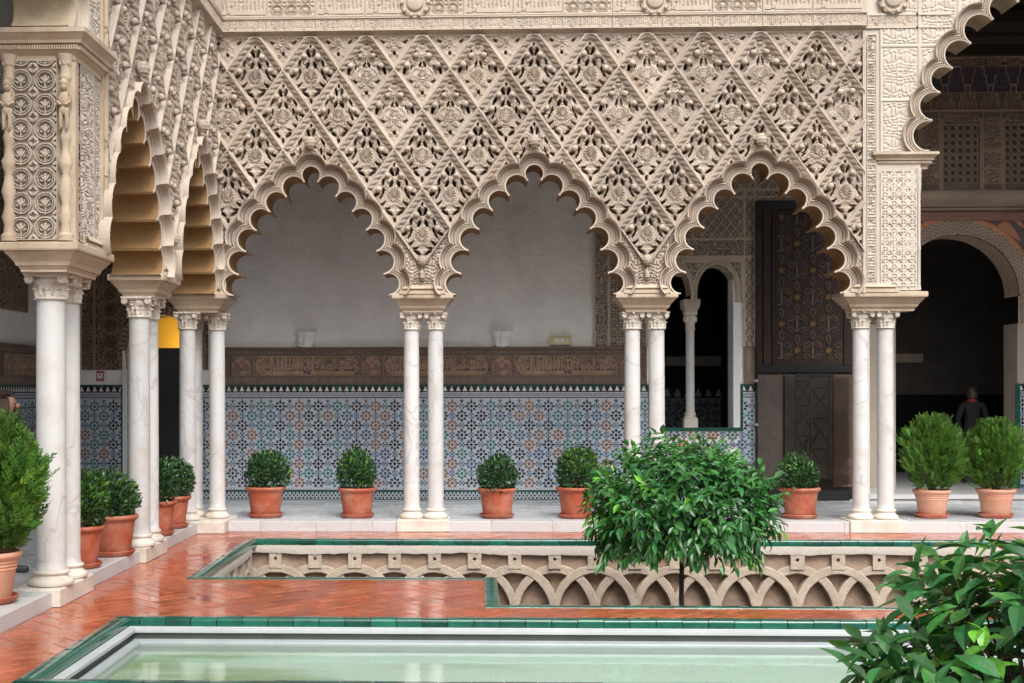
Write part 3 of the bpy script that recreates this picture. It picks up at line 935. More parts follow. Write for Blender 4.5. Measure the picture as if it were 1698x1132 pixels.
def foot_panel(root, u):
    """sloping sill and ornament above an impost, between two archivolts"""
    b = MB()
    y = zf(489)
    b.add([(u - .29, -.035, y), (u + .29, -.035, y), (u + .235, -.03, y + .07), (u - .235, -.03, y + .07)], [(0, 1, 2, 3)])
    b.box(u - .26, u + .26, -.05, .0, y + .012, y + .045)
    b.add([(u - .235, -.055, y + .07), (u + .235, -.055, y + .07), (u + .15, -.015, y + .12), (u - .15, -.015, y + .12),
           (u - .24, -.0, y + .062), (u + .24, -.0, y + .062)], [(0, 1, 2, 3), (4, 5, 1, 0)])
    ob('sill_moulding', b.mesh('sill_moulding', 'impost_stone'), root)

def impost_mesh(hx, hy):
    z0, z1 = zf(517), zf(487)
    h = z1 - z0
    pr = [(hx - .115, hy - .115, z0), (hx - .115, hy - .115, z0 + .12 * h), (hx - .105, hy - .105, z0 + .13 * h), (hx - .105, hy - .105, z0 + .19 * h),
          (hx - .088, hy - .088, z0 + .22 * h), (hx - .078, hy - .078, z0 + .36 * h), (hx - .045, hy - .045, z0 + .56 * h), (hx - .026, hy - .026, z0 + .66 * h),
          (hx - .024, hy - .024, z0 + .72 * h), (hx - .004, hy - .004, z0 + .74 * h), (hx, hy, z0 + .80 * h), (hx, hy, z1), (hx - .006, hy - .006, z1 + .006)]
    return MB().rloft(pr).mesh('impost', 'impost_stone')
# ------------------------------------------------------------------ arcades
def extr(root, name, prof, u0, u1, m, miter0=0.0, miter1=0.0):
    """moulding: (out, z) profile drawn along local x"""
    V = []; n = len(prof)
    for u, mt in ((u0, miter0), (u1, miter1)):
        V += [(u + (w_ * mt if mt else 0), -w_, z) for w_, z in prof]
    F = [(i, i + n, i + n + 1, i + 1) for i in range(n - 1)] + [tuple(range(n)), tuple(range(2 * n - 1, n - 1, -1))]
    return ob(name, mk(name, V, F, m), root)

PW = 0.54
def kf_col(u, v, h): return np.ones(u.shape + (3,))
_t_h = zf(34) - zf(52.5)
TEXT_PANEL = relief('inscription_panel', PW, _t_h, 84, 22, lambda u, v: 0.012 * np.maximum(frame(u, v, PW, _t_h, .006, .012),
                    np.maximum(0.55 * foliage_relief(u, v, 0.035, 3), strokes(u, v, _t_h, 0.022, 4))), 'frieze_stone')
_u_h = 0.34
UP_A = relief('frieze_panel', PW, _u_h, 100, 64, lambda u, v: 0.016 * np.maximum(frame(u, v, PW, _u_h, .012, .02), np.maximum(.6 * foliage_relief(u, v, .075, 14), strokes(u, v, _u_h, 0.045, 9))), 'frieze_stone')
UP_B = relief('frieze_panel', PW, _u_h, 100, 64, lambda u, v: 0.016 * np.maximum(frame(u, v, PW, _u_h, .012, .02), scrolls(u - .03, v, 0.16)), 'frieze_stone')
LETTER = lettering(PW - .04, _t_h * 0.72, 0.007, 'frieze_stone')
def rosette_mesh():
    b = MB()
    b.lathe([(.16, 0), (.165, .02), (.13, .035), (.115, .02), (.10, .02), (.085, .05), (.04, .065), (.0, .065)], 24, cap1=False)
    for k in range(10):
        a = k * math.pi / 5
        b.ball(.145 * math.cos(a), .145 * math.sin(a), .03, .026, nu=6, nv=5)
    return b.mesh('rosette', 'frieze_stone', True)
ROSE = rosette_mesh()

def frieze(root, u0, u1, first, rosettes=()):
    zt = Z_TOP
    extr(root, 'frieze_moulding', [(-.05, zt - .01), (.03, zt - .006), (.034, zt + .014), (.05, zt + .022), (.095, zt + .045), (.10, zf(53)), (.088, zf(52.6)), (.088, zf(34)), (.10, zf(33.5)), (.112, zf(32.5)),
         (.112, zf(31)), (.098, zf(30)), (.075, zf(29.5)), (.075, zf(29) + _u_h), (.12, zf(28) + _u_h), (.12, zf(28) + _u_h + .05), (-.05, zf(28) + _u_h + .05)], u0, u1, 'frieze_stone')
    u = first; k = 0
    while u < u1:
        if u >= u0 - 1e-3 and u + PW <= u1 + .01:
            t = ob('inscription_panel', TEXT_PANEL, root, (u, -.0885, zf(52.5)))
            ob('inscription', LETTER, t, (.02, -.004, _t_h * .14))
            ob('frieze_panel', UP_A if k % 3 != 1 else UP_B, root, (u, -.0755, zf(29) + .001))
        u += PW + .01; k += 1
    for uu in rosettes:
        ob('rosette', ROSE, root, (uu, -.085, zf(8)), (R(90), 0, 0))

def wall_back(root, u0, u1, z0, z1, arches, gaps=()):
    """plain gallery side of the wall with the openings cut out"""
    nx, nz = int((u1 - u0) / .03), int((z1 - z0) / .03)
    X, Z = np.meshgrid(np.linspace(u0, u1, nx + 1), np.linspace(z0, z1, nz + 1))
    ok = np.ones(X.shape, bool)
    for c, a in arches: ok &= a.sdf(X - c, Z) > 0.005
    for g0, g1, gz in gaps: ok &= ~((X > g0) & (X < g1) & (Z < gz))
    idx = np.arange(X.size).reshape(X.shape)
    Q = np.stack([idx[:-1, :-1].ravel(), idx[1:, :-1].ravel(), idx[1:, 1:].ravel(), idx[:-1, 1:].ravel()], 1)
    Q = Q[ok.ravel()[Q].all(1)]
    ob('gallery_face', mk('gallery_face', np.stack([X.ravel(), np.full(X.size, TH), Z.ravel()], 1), Q, 'white_plaster'), root)

def arch_set(root, c, arch, lobes, name):
    a = ob(name, None, root, (c, 0, 0))
    for me in lobes:
        ob('arch_lobe', me, a)
    return a

# carved pier beside the tall arch (local x from u0, width .61)
PIW = 0.61
_ph = zf(288) - zf(484)
PIER_PANEL = relief('carved_panel', .40, _ph, 90, 300, lambda u, v: 0.013 * np.maximum(frame(u, v, .40, _ph, .012, .018), np.maximum(girih(u - .2, v, .10, .010), 0.8 * strokes(u, np.mod(v, .33), .33, .035, 2) * (np.mod(v, .66) > .40))), 'pale_stone')
BAND_H = zf(65) - zf(484)
BAND = relief('inscription_band', BAND_H, .105, 460, 24, lambda u, v: 0.016 * np.maximum(frame(u, v, BAND_H, .105, .006, .010), strokes(u, v, .105, .032, 21)), 'pale_stone')
def cornice_mesh(hx, hy, zt, zb):
    h = zt - zb
    b = MB()
    b.rloft([(hx - .10, hy - .10, zb), (hx - .10, hy - .10, zb + .15 * h), (hx - .085, hy - .085, zb + .22 * h), (hx - .07, hy - .07, zb + .3 * h), (hx - .07, hy - .07, zb + .5 * h),
             (hx - .045, hy - .045, zb + .52 * h), (hx - .04, hy - .04, zb + .62 * h), (hx - .01, hy - .01, zb + .8 * h), (hx, hy, zb + .84 * h), (hx, hy, zt)])
    n = int(2 * hx / .022)
    for i in range(n):
        x = -hx + .07 + (2 * hx - .14) * (i + .5) / n
        b.box(x - .006, x + .006, -hy + .055, -hy + .075, zb + .32 * h, zb + .47 * h)
    for sx in (-1, 1):
        n2 = int(2 * hy / .022)
        for i in range(n2):
            y = -hy + .07 + (2 * hy - .14) * (i + .5) / n2
            b.box(min(sx * (hx - .055), sx * (hx - .075)), max(sx * (hx - .055), sx * (hx - .075)), y - .006, y + .006, zb + .32 * h, zb + .47 * h)
    return b.mesh('cornice', 'impost_stone')
def baluster_mesh(z0, z1):
    """slender engaged shaft with rings, a small standing figure and a leafy head"""
    h = z1 - z0; b = MB()
    g = lambda r, t: (r, z0 + t * h)
    b.lathe([g(.06, 0), g(.06, .03), g(.04, .045), g(.035, .09), g(.052, .13), g(.036, .17), g(.03, .2), g(.054, .27), g(.034, .33), g(.026, .36), g(.048, .40), g(.054, .43), g(.034, .46),
             g(.028, .50), g(.038, .54), g(.044, .56), g(.034, .58), g(.030, .60), g(.030, .84), g(.036, .86), g(.044, .87), g(.044, .885), g(.036, .90), g(.040, .94), g(.062, .985), g(.066, 1.0)], 14)
    zz = lambda t: z0 + t * h
    y = -.035
    b.ball(0, y - .012, zz(.825), .028, .028, .034, 9, 7)
    b.lathe([(.030, zz(.835)), (.031, zz(.848)), (.014, zz(.865))], 9, 0, y - .012)
    b.ball(0, y - .004, zz(.755), .042, .028, .062, 9, 7)
    b.ball(0, y - .004, zz(.695), .040, .028, .038, 9, 7)
    for sx in (-1, 1):
        b.tube([(sx * .038, y, zz(.785)), (sx * .050, y - .010, zz(.745)), (sx * .016, y - .034, zz(.722))], [.014, .013, .010], 6)
        b.tube([(sx * .019, y - .006, zz(.69)), (sx * .023, y - .016, zz(.65)), (sx * .020, y - .008, zz(.605)), (sx * .021, y - .026, zz(.60))], [.018, .016, .012, .010], 6)
    for k in range(8):
        a = k * math.pi / 4
        b.ball(.04 * math.cos(a), .04 * math.sin(a), zz(.955), .014, .014, .022, 6, 5)
        b.ball(.034 * math.cos(a), .034 * math.sin(a), zz(.28), .010, .010, .022, 6, 5)
    return b.mesh('engaged_shaft', 'impost_stone', True)
FIGURE_SHAFT = baluster_mesh(zf(484), Z_COR - .16)
PLAIN_SHAFT = None

def pier(root, u0, flip=False, full=False):
    """u0..u0+PIW; the tall arch springs on the side away from the small arches"""
    zc0, zc1 = zf(285), Z_COR
    b = MB()
    b.box(u0 + .005, u0 + PIW - .01, -.012, TH, Z_IMP + .004, zc0 + .1)
    xa, xb = (u0 - .03, u0 + .19) if not flip else (u0 + PIW - .19, u0 + PIW + .03)
    b.box(xa, xb, -.008, .05, zc0, 6.2)
    ob('pier_core', b.mesh('pier_core', 'pale_stone'), root)
    bx = u0 + (.125 if not flip else PIW - .125)
    p0 = u0 + (.16 if not flip else PIW - .16 - .40)
    ob('carved_panel', PIER_PANEL, root, (p0, -.0125, zf(484)))
    ob('inscription_band', BAND, root, (bx - .008 if not flip else bx + .11, -.0125, zf(484)), (0, R(-90), 0))
    hx = (PIW - .02) / 2 - .02 if full else .31
    cx = u0 + (PIW / 2 + .12 if not flip else PIW / 2 - .12)
    ob('cornice', cornice_mesh(.36 if not full else .40, TH / 2 + .085, zc1, zc0), root, (cx, TH / 2, 0))
    e = u0 + (PIW - .03 if not flip else .03)
    ob('corner_shaft', MB().lathe([(.025, zf(484)), (.025, zf(480)), (.016, zf(474)), (.016, zf(420)), (.026, zf(415)), (.016, zf(408)), (.016, zf(330)), (.028, zf(318)), (.03, zc0)], 10).mesh('corner_shaft', 'pale_stone', True), root, (e, -.012, 0))

_sp = (BIG_C, big_arch)
def tall_spandrel(root, u0, c, z1, sgn):
    """low carved panels over the springing of the tall arch; sgn +1: pier on the left of the arch"""
    W = abs(c - u0); H = z1 - Z_COR
    def hfun(u, v):
        fu, fv = np.mod(u, .43), np.mod(v + .02, .60)
        fr = np.minimum(np.minimum(fu, .43 - fu), np.minimum(fv, .60 - fv))
        ar = 0.9 * foliage_relief(np.abs(fu - .215), np.abs(fv - .3), .105, 31)
        ring = sstep(.012, .004, np.abs(np.hypot(fu - .215, fv - .3) - .03))
        return 0.012 * np.maximum(sstep(.020, .012, fr), np.maximum(ar * (fr > .035), ring)) 
    x0 = u0 if sgn > 0 else c
    msk = lambda u, v: big_arch.outer(u + x0 - c, v + Z_COR) > -2 * S
    me = relief('spandrel_panel', W, H, int(W / .0085), int(H / .0085), hfun, 'pale_stone', mask=msk)
    ob('spandrel_panel', me, root, (x0, -.012, Z_COR))

# ---- the long arcade in front of us
main = thing('arcade', 'long pale stone arcade facing us, three lobed arches under a lattice of carved lozenges', 'arcade', (0, 15.1, 0))
MC = 0.58
U0, U1 = -3.0, 4.215
sebka(main, MC - BAY, U0, U1, 3, 5)
for k in (-1, 0, 1):
    arch_set(main, MC + k * BAY, small_arch, small_lobes, 'lobed_arch')
for u in (MC - 1.5 * BAY, MC - BAY / 2, MC + BAY / 2, MC + 1.5 * BAY):
    foot_panel(main, u)
for u in (MC - BAY / 2, MC + BAY / 2):
    ob('impost', impost_mesh(.345, TH / 2 + .03), main, (u, TH / 2 - .01, 0))
ob('impost', impost_mesh(.46, TH / 2 + .03), main, (MC + 1.5 * BAY + .125, TH / 2 - .01, 0))
ob('impost', impost_mesh(.34, .36), main, (-3.20, .20, 0))
b = MB(); b.box(U0 - .02, U1, .03, TH - .02, 5.75, 6.2); 
ob('wall_core', b.mesh('wall_core', 'frieze_stone'), main)
frieze(main, U0, 4.235, U0 + .05, (PY(690, 5, 15.1).x, PY(1085, 0, 15.1).x))
for ux in (U1 - .012,):
    b = MB(); b.box(ux, ux + .018, -.055, .05, Z_IMP, Z_TOP); b.box(ux + .024, ux + .036, -.045, .05, Z_IMP, Z_TOP)
    ob('edge_moulding', b.mesh('edge_moulding', 'pale_stone'), main)
pier(main, 4.24)
tall_spandrel(main, 4.40, BIG_C, 6.25, 1)
tall_spandrel(main, 2 * BIG_C - 4.40, BIG_C, 6.25, -1)
arch_set(main, BIG_C, big_arch, big_lobes, 'tall_lobed_arch')
for u in (4.26, 4.26 + PW + .01):
    w_ = PW if u < 4.5 else .36
    ob('band_moulding', MB().box(u - .02, u + w_ + .01, -.032, .0, zf(34), zf(30.5)).box(u - .02, u + w_ + .01, -.03, .0, zf(55), zf(52.5)).mesh('band_moulding', 'pale_stone'), main)
    if w_ == PW:
        t = ob('inscription_panel', TEXT_PANEL, main, (u, -.016, zf(52.5))); ob('inscription', LETTER, t, (.02, -.004, _t_h * .14))
ob('rosette', ROSE, main, (PY(1480, 5, 15.1).x, -.03, zf(8)), (R(90), 0, 0))
pier(main, 2 * BIG_C - 4.24 - PIW, True)
ob('impost', impost_mesh(.46, TH / 2 + .03), main, (2 * BIG_C - (MC + 1.5 * BAY + .125), TH / 2 - .01, 0))
wall_back(main, -3.4, 2 * BIG_C - 4.24, Z_IMP, 6.2, [(MC - BAY, small_arch), (MC, small_arch), (MC + BAY, small_arch), (BIG_C, big_arch)], [(4.24 + PIW - .02, 2 * BIG_C - 4.24 - PIW + .02, Z_COR)])
b = MB(); b.box(-3.0, 13, 0, TH, 6.2, 9.2)
ob('upper_wall', b.mesh('upper_wall', 'pale_stone'), main)
b = MB(); b.box(2 * BIG_C - 4.24, 13, 0, TH, .12, 6.2)
ob('side_wall', b.mesh('side_wall', 'pale_stone'), main)

# ---- the short arcade on the left, at right angles
XL = -3.0
left = thing('arcade', 'short arcade on the left seen edge-on, with a vine-carved pier at its near end', 'arcade', (XL, 0, 0), R(90))
LC = 11.5
sebka(left, LC, 10.47, 15.06, 2, 8)
for k in (0, 1):
    arch_set(left, LC + k * BAY, small_arch, small_lobes, 'lobed_arch')
for u in (LC - BAY / 2, LC + BAY / 2, LC + 1.5 * BAY - .02):
    foot_panel(left, u)
ob('impost', impost_mesh(.345, TH / 2 + .04), left, (LC + BAY / 2, TH / 2 - .01, 0))
PA0 = 9.78
ob('impost', impost_mesh(.49, TH / 2 + .06), left, (10.16, TH / 2 - .01, 0))
frieze(left, 5.2, 15.06, 15.06 - 18 * (PW + .01))
ob('corner_moulding', MB().box(15.02, 15.10, -.09, .05, Z_TOP, 6.2).mesh('corner_moulding', 'frieze_stone'), left)
b = MB(); b.box(10.5, 15.1, .03, TH - .02, 5.75, 6.2)
ob('wall_core', b.mesh('wall_core', 'frieze_stone'), left)
b = MB(); b.box(3, 15.5, 0, TH, 6.2, 9.2)
ob('upper_wall', b.mesh('upper_wall', 'pale_stone'), left)
# near pier: panel of vine scrolls towards us, leafy panel towards the court
zc0, zc1 = zf(285), Z_COR
b = MB(); b.box(PA0 + .01, 10.46, -.004, TH + .06, Z_IMP + .004, zc0 + .1)
ob('pier_core', b.mesh('pier_core', 'impost_stone'), left)
_vh = zc0 - zf(484) - .03
VINE = relief('vine_panel', .36, _vh, 120, 470, lambda u, v: 0.030 * np.maximum(frame(u, v, .36, _vh, .006, .012), scrolls(u, v, .18)), 'grey_stucco', colf=kf_col)
ob('vine_panel', VINE, left, (PA0 + .006, TH + .015, zf(484) + .01), (0, 0, R(-90)))
LEAFP = relief('leafy_panel', .36, _vh, 90, 380, lambda u, v: 0.020 * np.maximum(frame(u, v, .36, _vh, .010, .016), foliage_relief(u, v, .055, 11)), 'pale_stone')
ob('leafy_panel', LEAFP, left, (PA0 + .11, -.006, zf(484) + .01))
LEAFB = relief('leafy_band', .13, _vh, 30, 380, lambda u, v: 0.016 * np.maximum(frame(u, v, .13, _vh, .008, .012), foliage_relief(u, v, .04, 13)), 'pale_stone')
ob('leafy_band', LEAFB, left, (PA0 + .515, -.006, zf(484) + .01))
for yy in (.045, TH - .005 + .02):
    ob('engaged_shaft', FIGURE_SHAFT, left, (PA0 - .012, yy, 0), (0, 0, R(-90)))
b = MB(); b.box(PA0 - .01, PA0 + .05, -.028, .018, Z_IMP + .01, zc0); b.box(PA0 + .06, PA0 + .085, -.022, .0, Z_IMP + .01, zc0); b.box(PA0 + .49, PA0 + .505, -.024, .0, Z_IMP + .01, zc0); b.box(10.43, 10.475, -.045, .05, Z_IMP + .01, Z_TOP); b.box(10.475, 10.50, -.07, .05, Z_IMP + .01, Z_TOP)
ob('edge_moulding', b.mesh('edge_moulding', 'impost_stone'), left)
ob('cornice', cornice_mesh(.44, TH / 2 + .15, zc1 + .02, zc0 - .02), left, (10.10, TH / 2 + .02, 0))
arch_set(left, PA0 - (BIG_C - 4.82), big_arch, big_lobes, 'tall_lobed_arch')
tall_spandrel(left, 10.45, PA0 - (BIG_C - 4.82), 6.25, -1)
wall_back(left, 3.5, 15.5, Z_IMP, 6.2, [(LC, small_arch), (LC + BAY, small_arch), (PA0 - (BIG_C - 4.82), big_arch)], [(6.1, PA0 + .02, Z_COR)])
# far jamb of that tall arch
b = MB(); b.box(5.0, 6.13, 0, TH, .12, 6.2)
ob('side_wall', b.mesh('side_wall', 'pale_stone'), left)

# ------------------------------------------------------------------ columns
ZP, ZCAP0, ZCAP1 = 0.135, 2.272, zf(516.5) - .002
def volute_mesh():
    b = MB(); b.lathe([(.006, -.014), (.024, -.013), (.026, 0.006), (.020, .010), (.0, .008)], 14, cap1=False)
    pts = [((.004 + .021 * (1 - t / 26)) * math.cos(t * .62), (.004 + .021 * (1 - t / 26)) * math.sin(t * .62), .011) for t in range(26)]
    b.tube(pts, .0045, 5)
    return b.mesh('volute', 'worn_marble', True)
VOL = volute_mesh()
def capital_mesh(r):
    b = MB(); h = ZCAP1 - ZCAP0; z = lambda t: ZCAP0 + h * t
    b.lathe([(r * 1.0, z(-.01)), (r * 1.12, z(0)), (r * 1.16, z(.035)), (r * 1.10, z(.065)), (r * 1.0, z(.075)), (r * .98, z(.15)), (r * 1.0, z(.4)), (r * 1.08, z(.6)), (r * 1.2, z(.7)), (r * 1.22, z(.76)), (r * 1.1, z(.8)), (r * 1.1, z(.88))], 20)
    for row, (n, z0, z1, out, wd) in enumerate(((8, .08, .44, .32, .36), (8, .18, .66, .42, .30))):
        for k in range(n):
            a = 2 * math.pi * (k + .5 * row) / n
            P = []
            for t in np.linspace(0, 1, 7):
                rr = r * (1.02 + .06 * t + out * max(0, t - .55) ** 1.4 * 1.9); zz = z(z0 + (z1 - z0) * (math.sin(min(1, t * 1.12) * math.pi / 2) - .10 * max(0, t - .85) / .15))
                ww = r * wd * (0.65 + .55 * math.sin(math.pi * min(1, t * .9 + .1))) * (1 if t < .9 else .6)
                for sgn in (-1, -.35, 0, .35, 1):
                    d = .022 * r / .09 * (0.5 if sgn == 0 else (-.15 if abs(sgn) < .5 else -.35))
                    P.append(((rr + d) * math.cos(a + sgn * ww / rr), (rr + d) * math.sin(a + sgn * ww / rr), zz - .006 * abs(sgn)))
            F = [(5 * i + j, 5 * i + j + 1, 5 * i + j + 6, 5 * i + j + 5) for i in range(6) for j in range(4)]
            b.add(P, F)
    # abacus with hollow sides
    ha = r * 1.5; pts = []
    for s_ in range(4):
        a0 = s_ * math.pi / 2 + math.pi / 4
        c0 = Vector((math.cos(a0), math.sin(a0))) * ha * 1.41; c1 = Vector((math.cos(a0 + math.pi / 2), math.sin(a0 + math.pi / 2))) * ha * 1.41
        for t in (.04, .2, .35, .5, .65, .8, .96):
            p = c0.lerp(c1, t); p = p * (1 - .14 * math.sin(math.pi * t)); pts.append(p)
    n = len(pts); V = []; F = []
    for sc_, zz in ((.90, .86), (.93, .90), (1.0, .92), (1.0, 1.0)):
        V += [(p.x * sc_, p.y * sc_, z(zz)) for p in pts]
    for k in range(3):
        F += [(k * n + i, k * n + (i + 1) % n, (k + 1) * n + (i + 1) % n, (k + 1) * n + i) for i in range(n)]
    F += [tuple(range(n - 1, -1, -1)), tuple(3 * n + i for i in range(n))]
    b.add(V, F)
    for k in range(4):
        a = k * math.pi / 2; rr = ha * .93
        b.ball(rr * math.cos(a), rr * math.sin(a), z(.93), .018, .018, .016, 8, 6)
    return b.mesh('capital', 'worn_marble', True, 40)
def shaft_mesh(r):
    n = 14; b = MB()
    pr = [(r * 1.05, .248), (r * 1.05, .262), (r * 1.0, .275)] + [(r * (1.0 + .02 * math.sin(math.pi * t) - .05 * t), .275 + (ZCAP0 - .275) * t) for t in np.linspace(.02, 1, n)]
    return b.lathe(pr, 28).mesh('shaft', 'marble', True)
def base_mesh(r):
    z0 = ZP
    return MB().lathe([(r * 1.30, z0), (r * 1.48, z0 + .006), (r * 1.54, z0 + .022), (r * 1.50, z0 + .040), (r * 1.38, z0 + .050), (r * 1.30, z0 + .052), (r * 1.28, z0 + .058), (r * 1.16, z0 + .068), (r * 1.10, z0 + .080),
                       (r * 1.12, z0 + .086), (r * 1.22, z0 + .090), (r * 1.25, z0 + .100), (r * 1.20, z0 + .110), (r * 1.08, z0 + .114)], 28).mesh('base', 'worn_marble', True, 45)
_cm = {}
def column(x, y, r, label):
    c = thing('marble_column', label, 'column', (x, y, 0), random.Random(int(x * 97 + y * 31)).choice((0, math.pi / 2, math.pi)), 'white marble columns of the arcades')
    if r not in _cm: _cm[r] = (base_mesh(r), shaft_mesh(r), capital_mesh(r))
    ob('base', _cm[r][0], c); ob('shaft', _cm[r][1], c)
    k = ob('capital', _cm[r][2], c)
    zv = ZCAP0 + (ZCAP1 - ZCAP0) * .76; q = r * 1.10; f = r * 1.22
    for i in range(4):
        for sg in (-1, 1):
            a = i * math.pi / 2
            p = Vector((sg * q, -f, zv)); p.rotate(Matrix.Rotation(a, 3, 'Z'))
            ob('volute', VOL, k, p, (R(90), 0, a), (sg * r / .09, r / .09, r / .09))
    return c
YC = 15.32
pw = .137
for u, l in ((MC - BAY / 2, 'between the left and the middle arch'), (MC + BAY / 2, 'between the middle and the right arch'), (4.385, 'under the carved pier beside the tall arch')):
    for sg, n in ((-1, 'left'), (1, 'right')):
        column(u + sg * pw, YC, .0905, '%s one of the twin marble columns %s' % (n, l))
column(-3.03, YC, .0905, 'mottled marble column at the corner, the one standing closest to the tiled wall bay')
column(-3.31, 15.04, .0925, 'mottled marble column at the corner, the front left one of its cluster')
column(-3.33, 15.52, .0905, 'marble column mostly hidden behind the front left column of the corner cluster')
column(-3.24, 10.03, .1105, 'thick veined marble column in the left foreground, front one of the nearest pair')
column(-3.25, 10.43, .1075, 'veined marble column right behind the thick nearest one')
column(-3.22, 12.56, .0985, 'marble column in the left arcade between red pots, front one of its pair')
column(-3.23, 12.95, .0965, 'marble column in the left arcade, back one of the pair between red pots')
for u in (2 * BIG_C - 4.385 - pw, 2 * BIG_C - 4.385 + pw):
    column(u, YC, .0905, 'marble column beyond the far side of the tall arch')

# plinth slabs the columns stand on
def plinth(x0, x1, y0, y1, label):
    b = MB(); b.box(x0, x1, y0, y1, .004, ZP - .001, ch=.008)
    return thing('column_plinth', label, 'plinth', (0, 0, 0), 0, 'worn stone plinths under the columns', b.mesh('column_plinth', 'worn_marble'))
plinth(MC - BAY / 2 - .29, MC - BAY / 2 + .29, 15.095, 15.6, 'worn pale stone plinth under the twin columns between the left and middle arches')
plinth(MC + BAY / 2 - .29, MC + BAY / 2 + .29, 15.095, 15.6, 'worn pale stone plinth under the twin columns behind the orange tree')
plinth(4.385 - .31, 4.385 + .31, 15.095, 15.6, 'worn pale stone plinth under the twin columns of the carved pier')
plinth(-3.50, -2.86, 14.86, 15.66, 'worn stone plinth under the clustered corner columns')
plinth(-3.46, -3.10, 9.80, 10.66, 'worn stone plinth under the thick nearest columns')
plinth(-3.44, -3.10, 12.34, 13.16, 'worn stone plinth under the column pair between the red pots')
# ------------------------------------------------------------------ court floor of herringbone brick
KX = -3.16                            # front of the left kerb
KY = 15.12                            # front of the long kerb
GX, GY0, GYR, GY1, NX = -2.40, 11.42, 9.98, 14.28, 0.12     # sunken garden
PX0, PY0, PY1 = -2.465, 7.36, 9.33                          # pool
XR = 9.0
RECTS = [(KX, PX0, 5.2, KY), (PX0, GX, PY1, KY), (GX, XR, GY1, KY), (GX, NX, PY1, GY0), (NX, XR, PY1, GYR), (PX0, XR, 5.2, PY0)]
b = MB()
for x0, x1, y0, y1 in RECTS:
    b.add([(x0, y0, -.008), (x1, y0, -.008), (x1, y1, -.008), (x0, y1, -.008)], [(0, 1, 2, 3)])
paving = ob('court_paving', b.mesh('court_paving', 'mortar'), kind='structure')

def clip_rect(poly, r):
    x0, x1, y0, y1 = r
    for ax, lim, sg in ((0, x0, 1), (0, x1, -1), (1, y0, 1), (1, y1, -1)):
        out = []
        for i in range(len(poly)):
            a, c = poly[i - 1], poly[i]
            ia, ic = (a[ax] - lim) * sg >= 0, (c[ax] - lim) * sg >= 0
            if ia != ic:
                t = (lim - a[ax]) / (c[ax] - a[ax]); out.append((a[0] + (c[0] - a[0]) * t, a[1] + (c[1] - a[1]) * t))
            if ic: out.append(c)
        poly = out
        if not poly: return []
    return poly
def area(p): return abs(sum(p[i - 1][0] * p[i][1] - p[i][0] * p[i - 1][1] for i in range(len(p)))) / 2 if len(p) > 2 else 0
rs = random.Random(3)
EDG = 0.105                           # glazed edging takes this much of the floor round the basins
FL = [(KX, PX0 - EDG, 5.2, KY), (PX0 - EDG, GX - EDG, PY1 + EDG, KY), (GX - EDG, XR, GY1 + EDG, KY), (GX - EDG, NX - EDG, PY1 + EDG, GY0 - EDG), (NX - EDG, XR, PY1 + EDG, GYR - EDG), (PX0 - EDG, XR, 5.2, PY0 - EDG)]
q2 = math.sqrt(.5); BW = .150
bricks = []
for i in range(-90, 170):
    for j in range(-90, 170):
        m4 = (i - j) % 4
        if m4 not in (0, 2): continue
        cells = (i, i + 2, j, j + 1) if m4 == 0 else (i, i + 1, j - 1, j + 1)
        g = .0035
        c = [(cells[0] * BW + g, cells[2] * BW + g), (cells[1] * BW - g, cells[2] * BW + g), (cells[1] * BW - g, cells[3] * BW - g), (cells[0] * BW + g, cells[3] * BW - g)]
        c = [((x - y) * q2 + 1.0, (x + y) * q2 + 3.0) for x, y in c]
        if max(p[0] for p in c) < KX or min(p[0] for p in c) > XR or max(p[1] for p in c) < 6.2 or min(p[1] for p in c) > KY: continue
        pieces = [clip_rect(c, r) for r in FL]
        tot = sum(area(p) for p in pieces)
        if tot < 1e-4: continue
        full = area(c)
        polys = [c] if tot > full * .995 else [p for p in pieces if area(p) > 3e-4]
        for p in polys:
            cx = sum(v[0] for v in p) / len(p); cy = sum(v[1] for v in p) / len(p)
            px = 722 + F_PX * math.tan(math.atan2(cx, cy) + YAW)
            see = -20 < px < 1720 and cy > 7.2
            bricks.append((see, area(p) / cy ** 3, p, cx, cy))
bricks.sort(key=lambda t: (-t[0], -t[1]))
def brick_geo(b, p, cx, cy, col):
    n = len(p); dz = rs.uniform(-.0012, .0012); tx, ty = rs.uniform(-.0035, .0035), rs.uniform(-.0035, .0035)
    zt = lambda x, y: dz + tx * (x - cx) + ty * (y - cy)
    sgn = sum(p[i - 1][0] * p[i][1] - p[i][0] * p[i - 1][1] for i in range(n))
    if sgn < 0: p = p[::-1]
    inn = [(cx + (x - cx) * .965, cy + (y - cy) * .965) for x, y in p]
    V = [(x, y, zt(x, y)) for x, y in inn] + [(x, y, zt(x, y) - .004) for x, y in p] + [(x, y, -.012) for x, y in p]
    F = [tuple(range(n))] + [(k * n + i, (k + 1) * n + i, (k + 1) * n + (i + 1) % n, k * n + (i + 1) % n) for k in (0, 1) for i in range(n)]
    b.add(V, F, 0, col)
def brick_col():
    t = rs.random(); v = rs.uniform(.90, 1.06)
    if t < .07: return (v * 1.15, v * 1.35, v * 1.4)
    if t < .15: return (v * .84, v * .80, v * .85)
    return (v, v * rs.uniform(.94, 1.08), v * rs.uniform(.94, 1.08))
rest = MB()
for k, (see, a_, p, cx, cy) in enumerate(bricks):
    if k < 296 and see:
        b = MB(); brick_geo(b, [(x - cx, y - cy) for x, y in p], 0, 0, brick_col())
        ob('brick', b.mesh('brick', 'brick_clay', col=True), paving, (cx, cy, 0))
    else:
        brick_geo(rest, p, cx, cy, brick_col())
ob('brick_field', rest.mesh('brick_field', 'brick_clay', col=True), paving, kind='stuff')

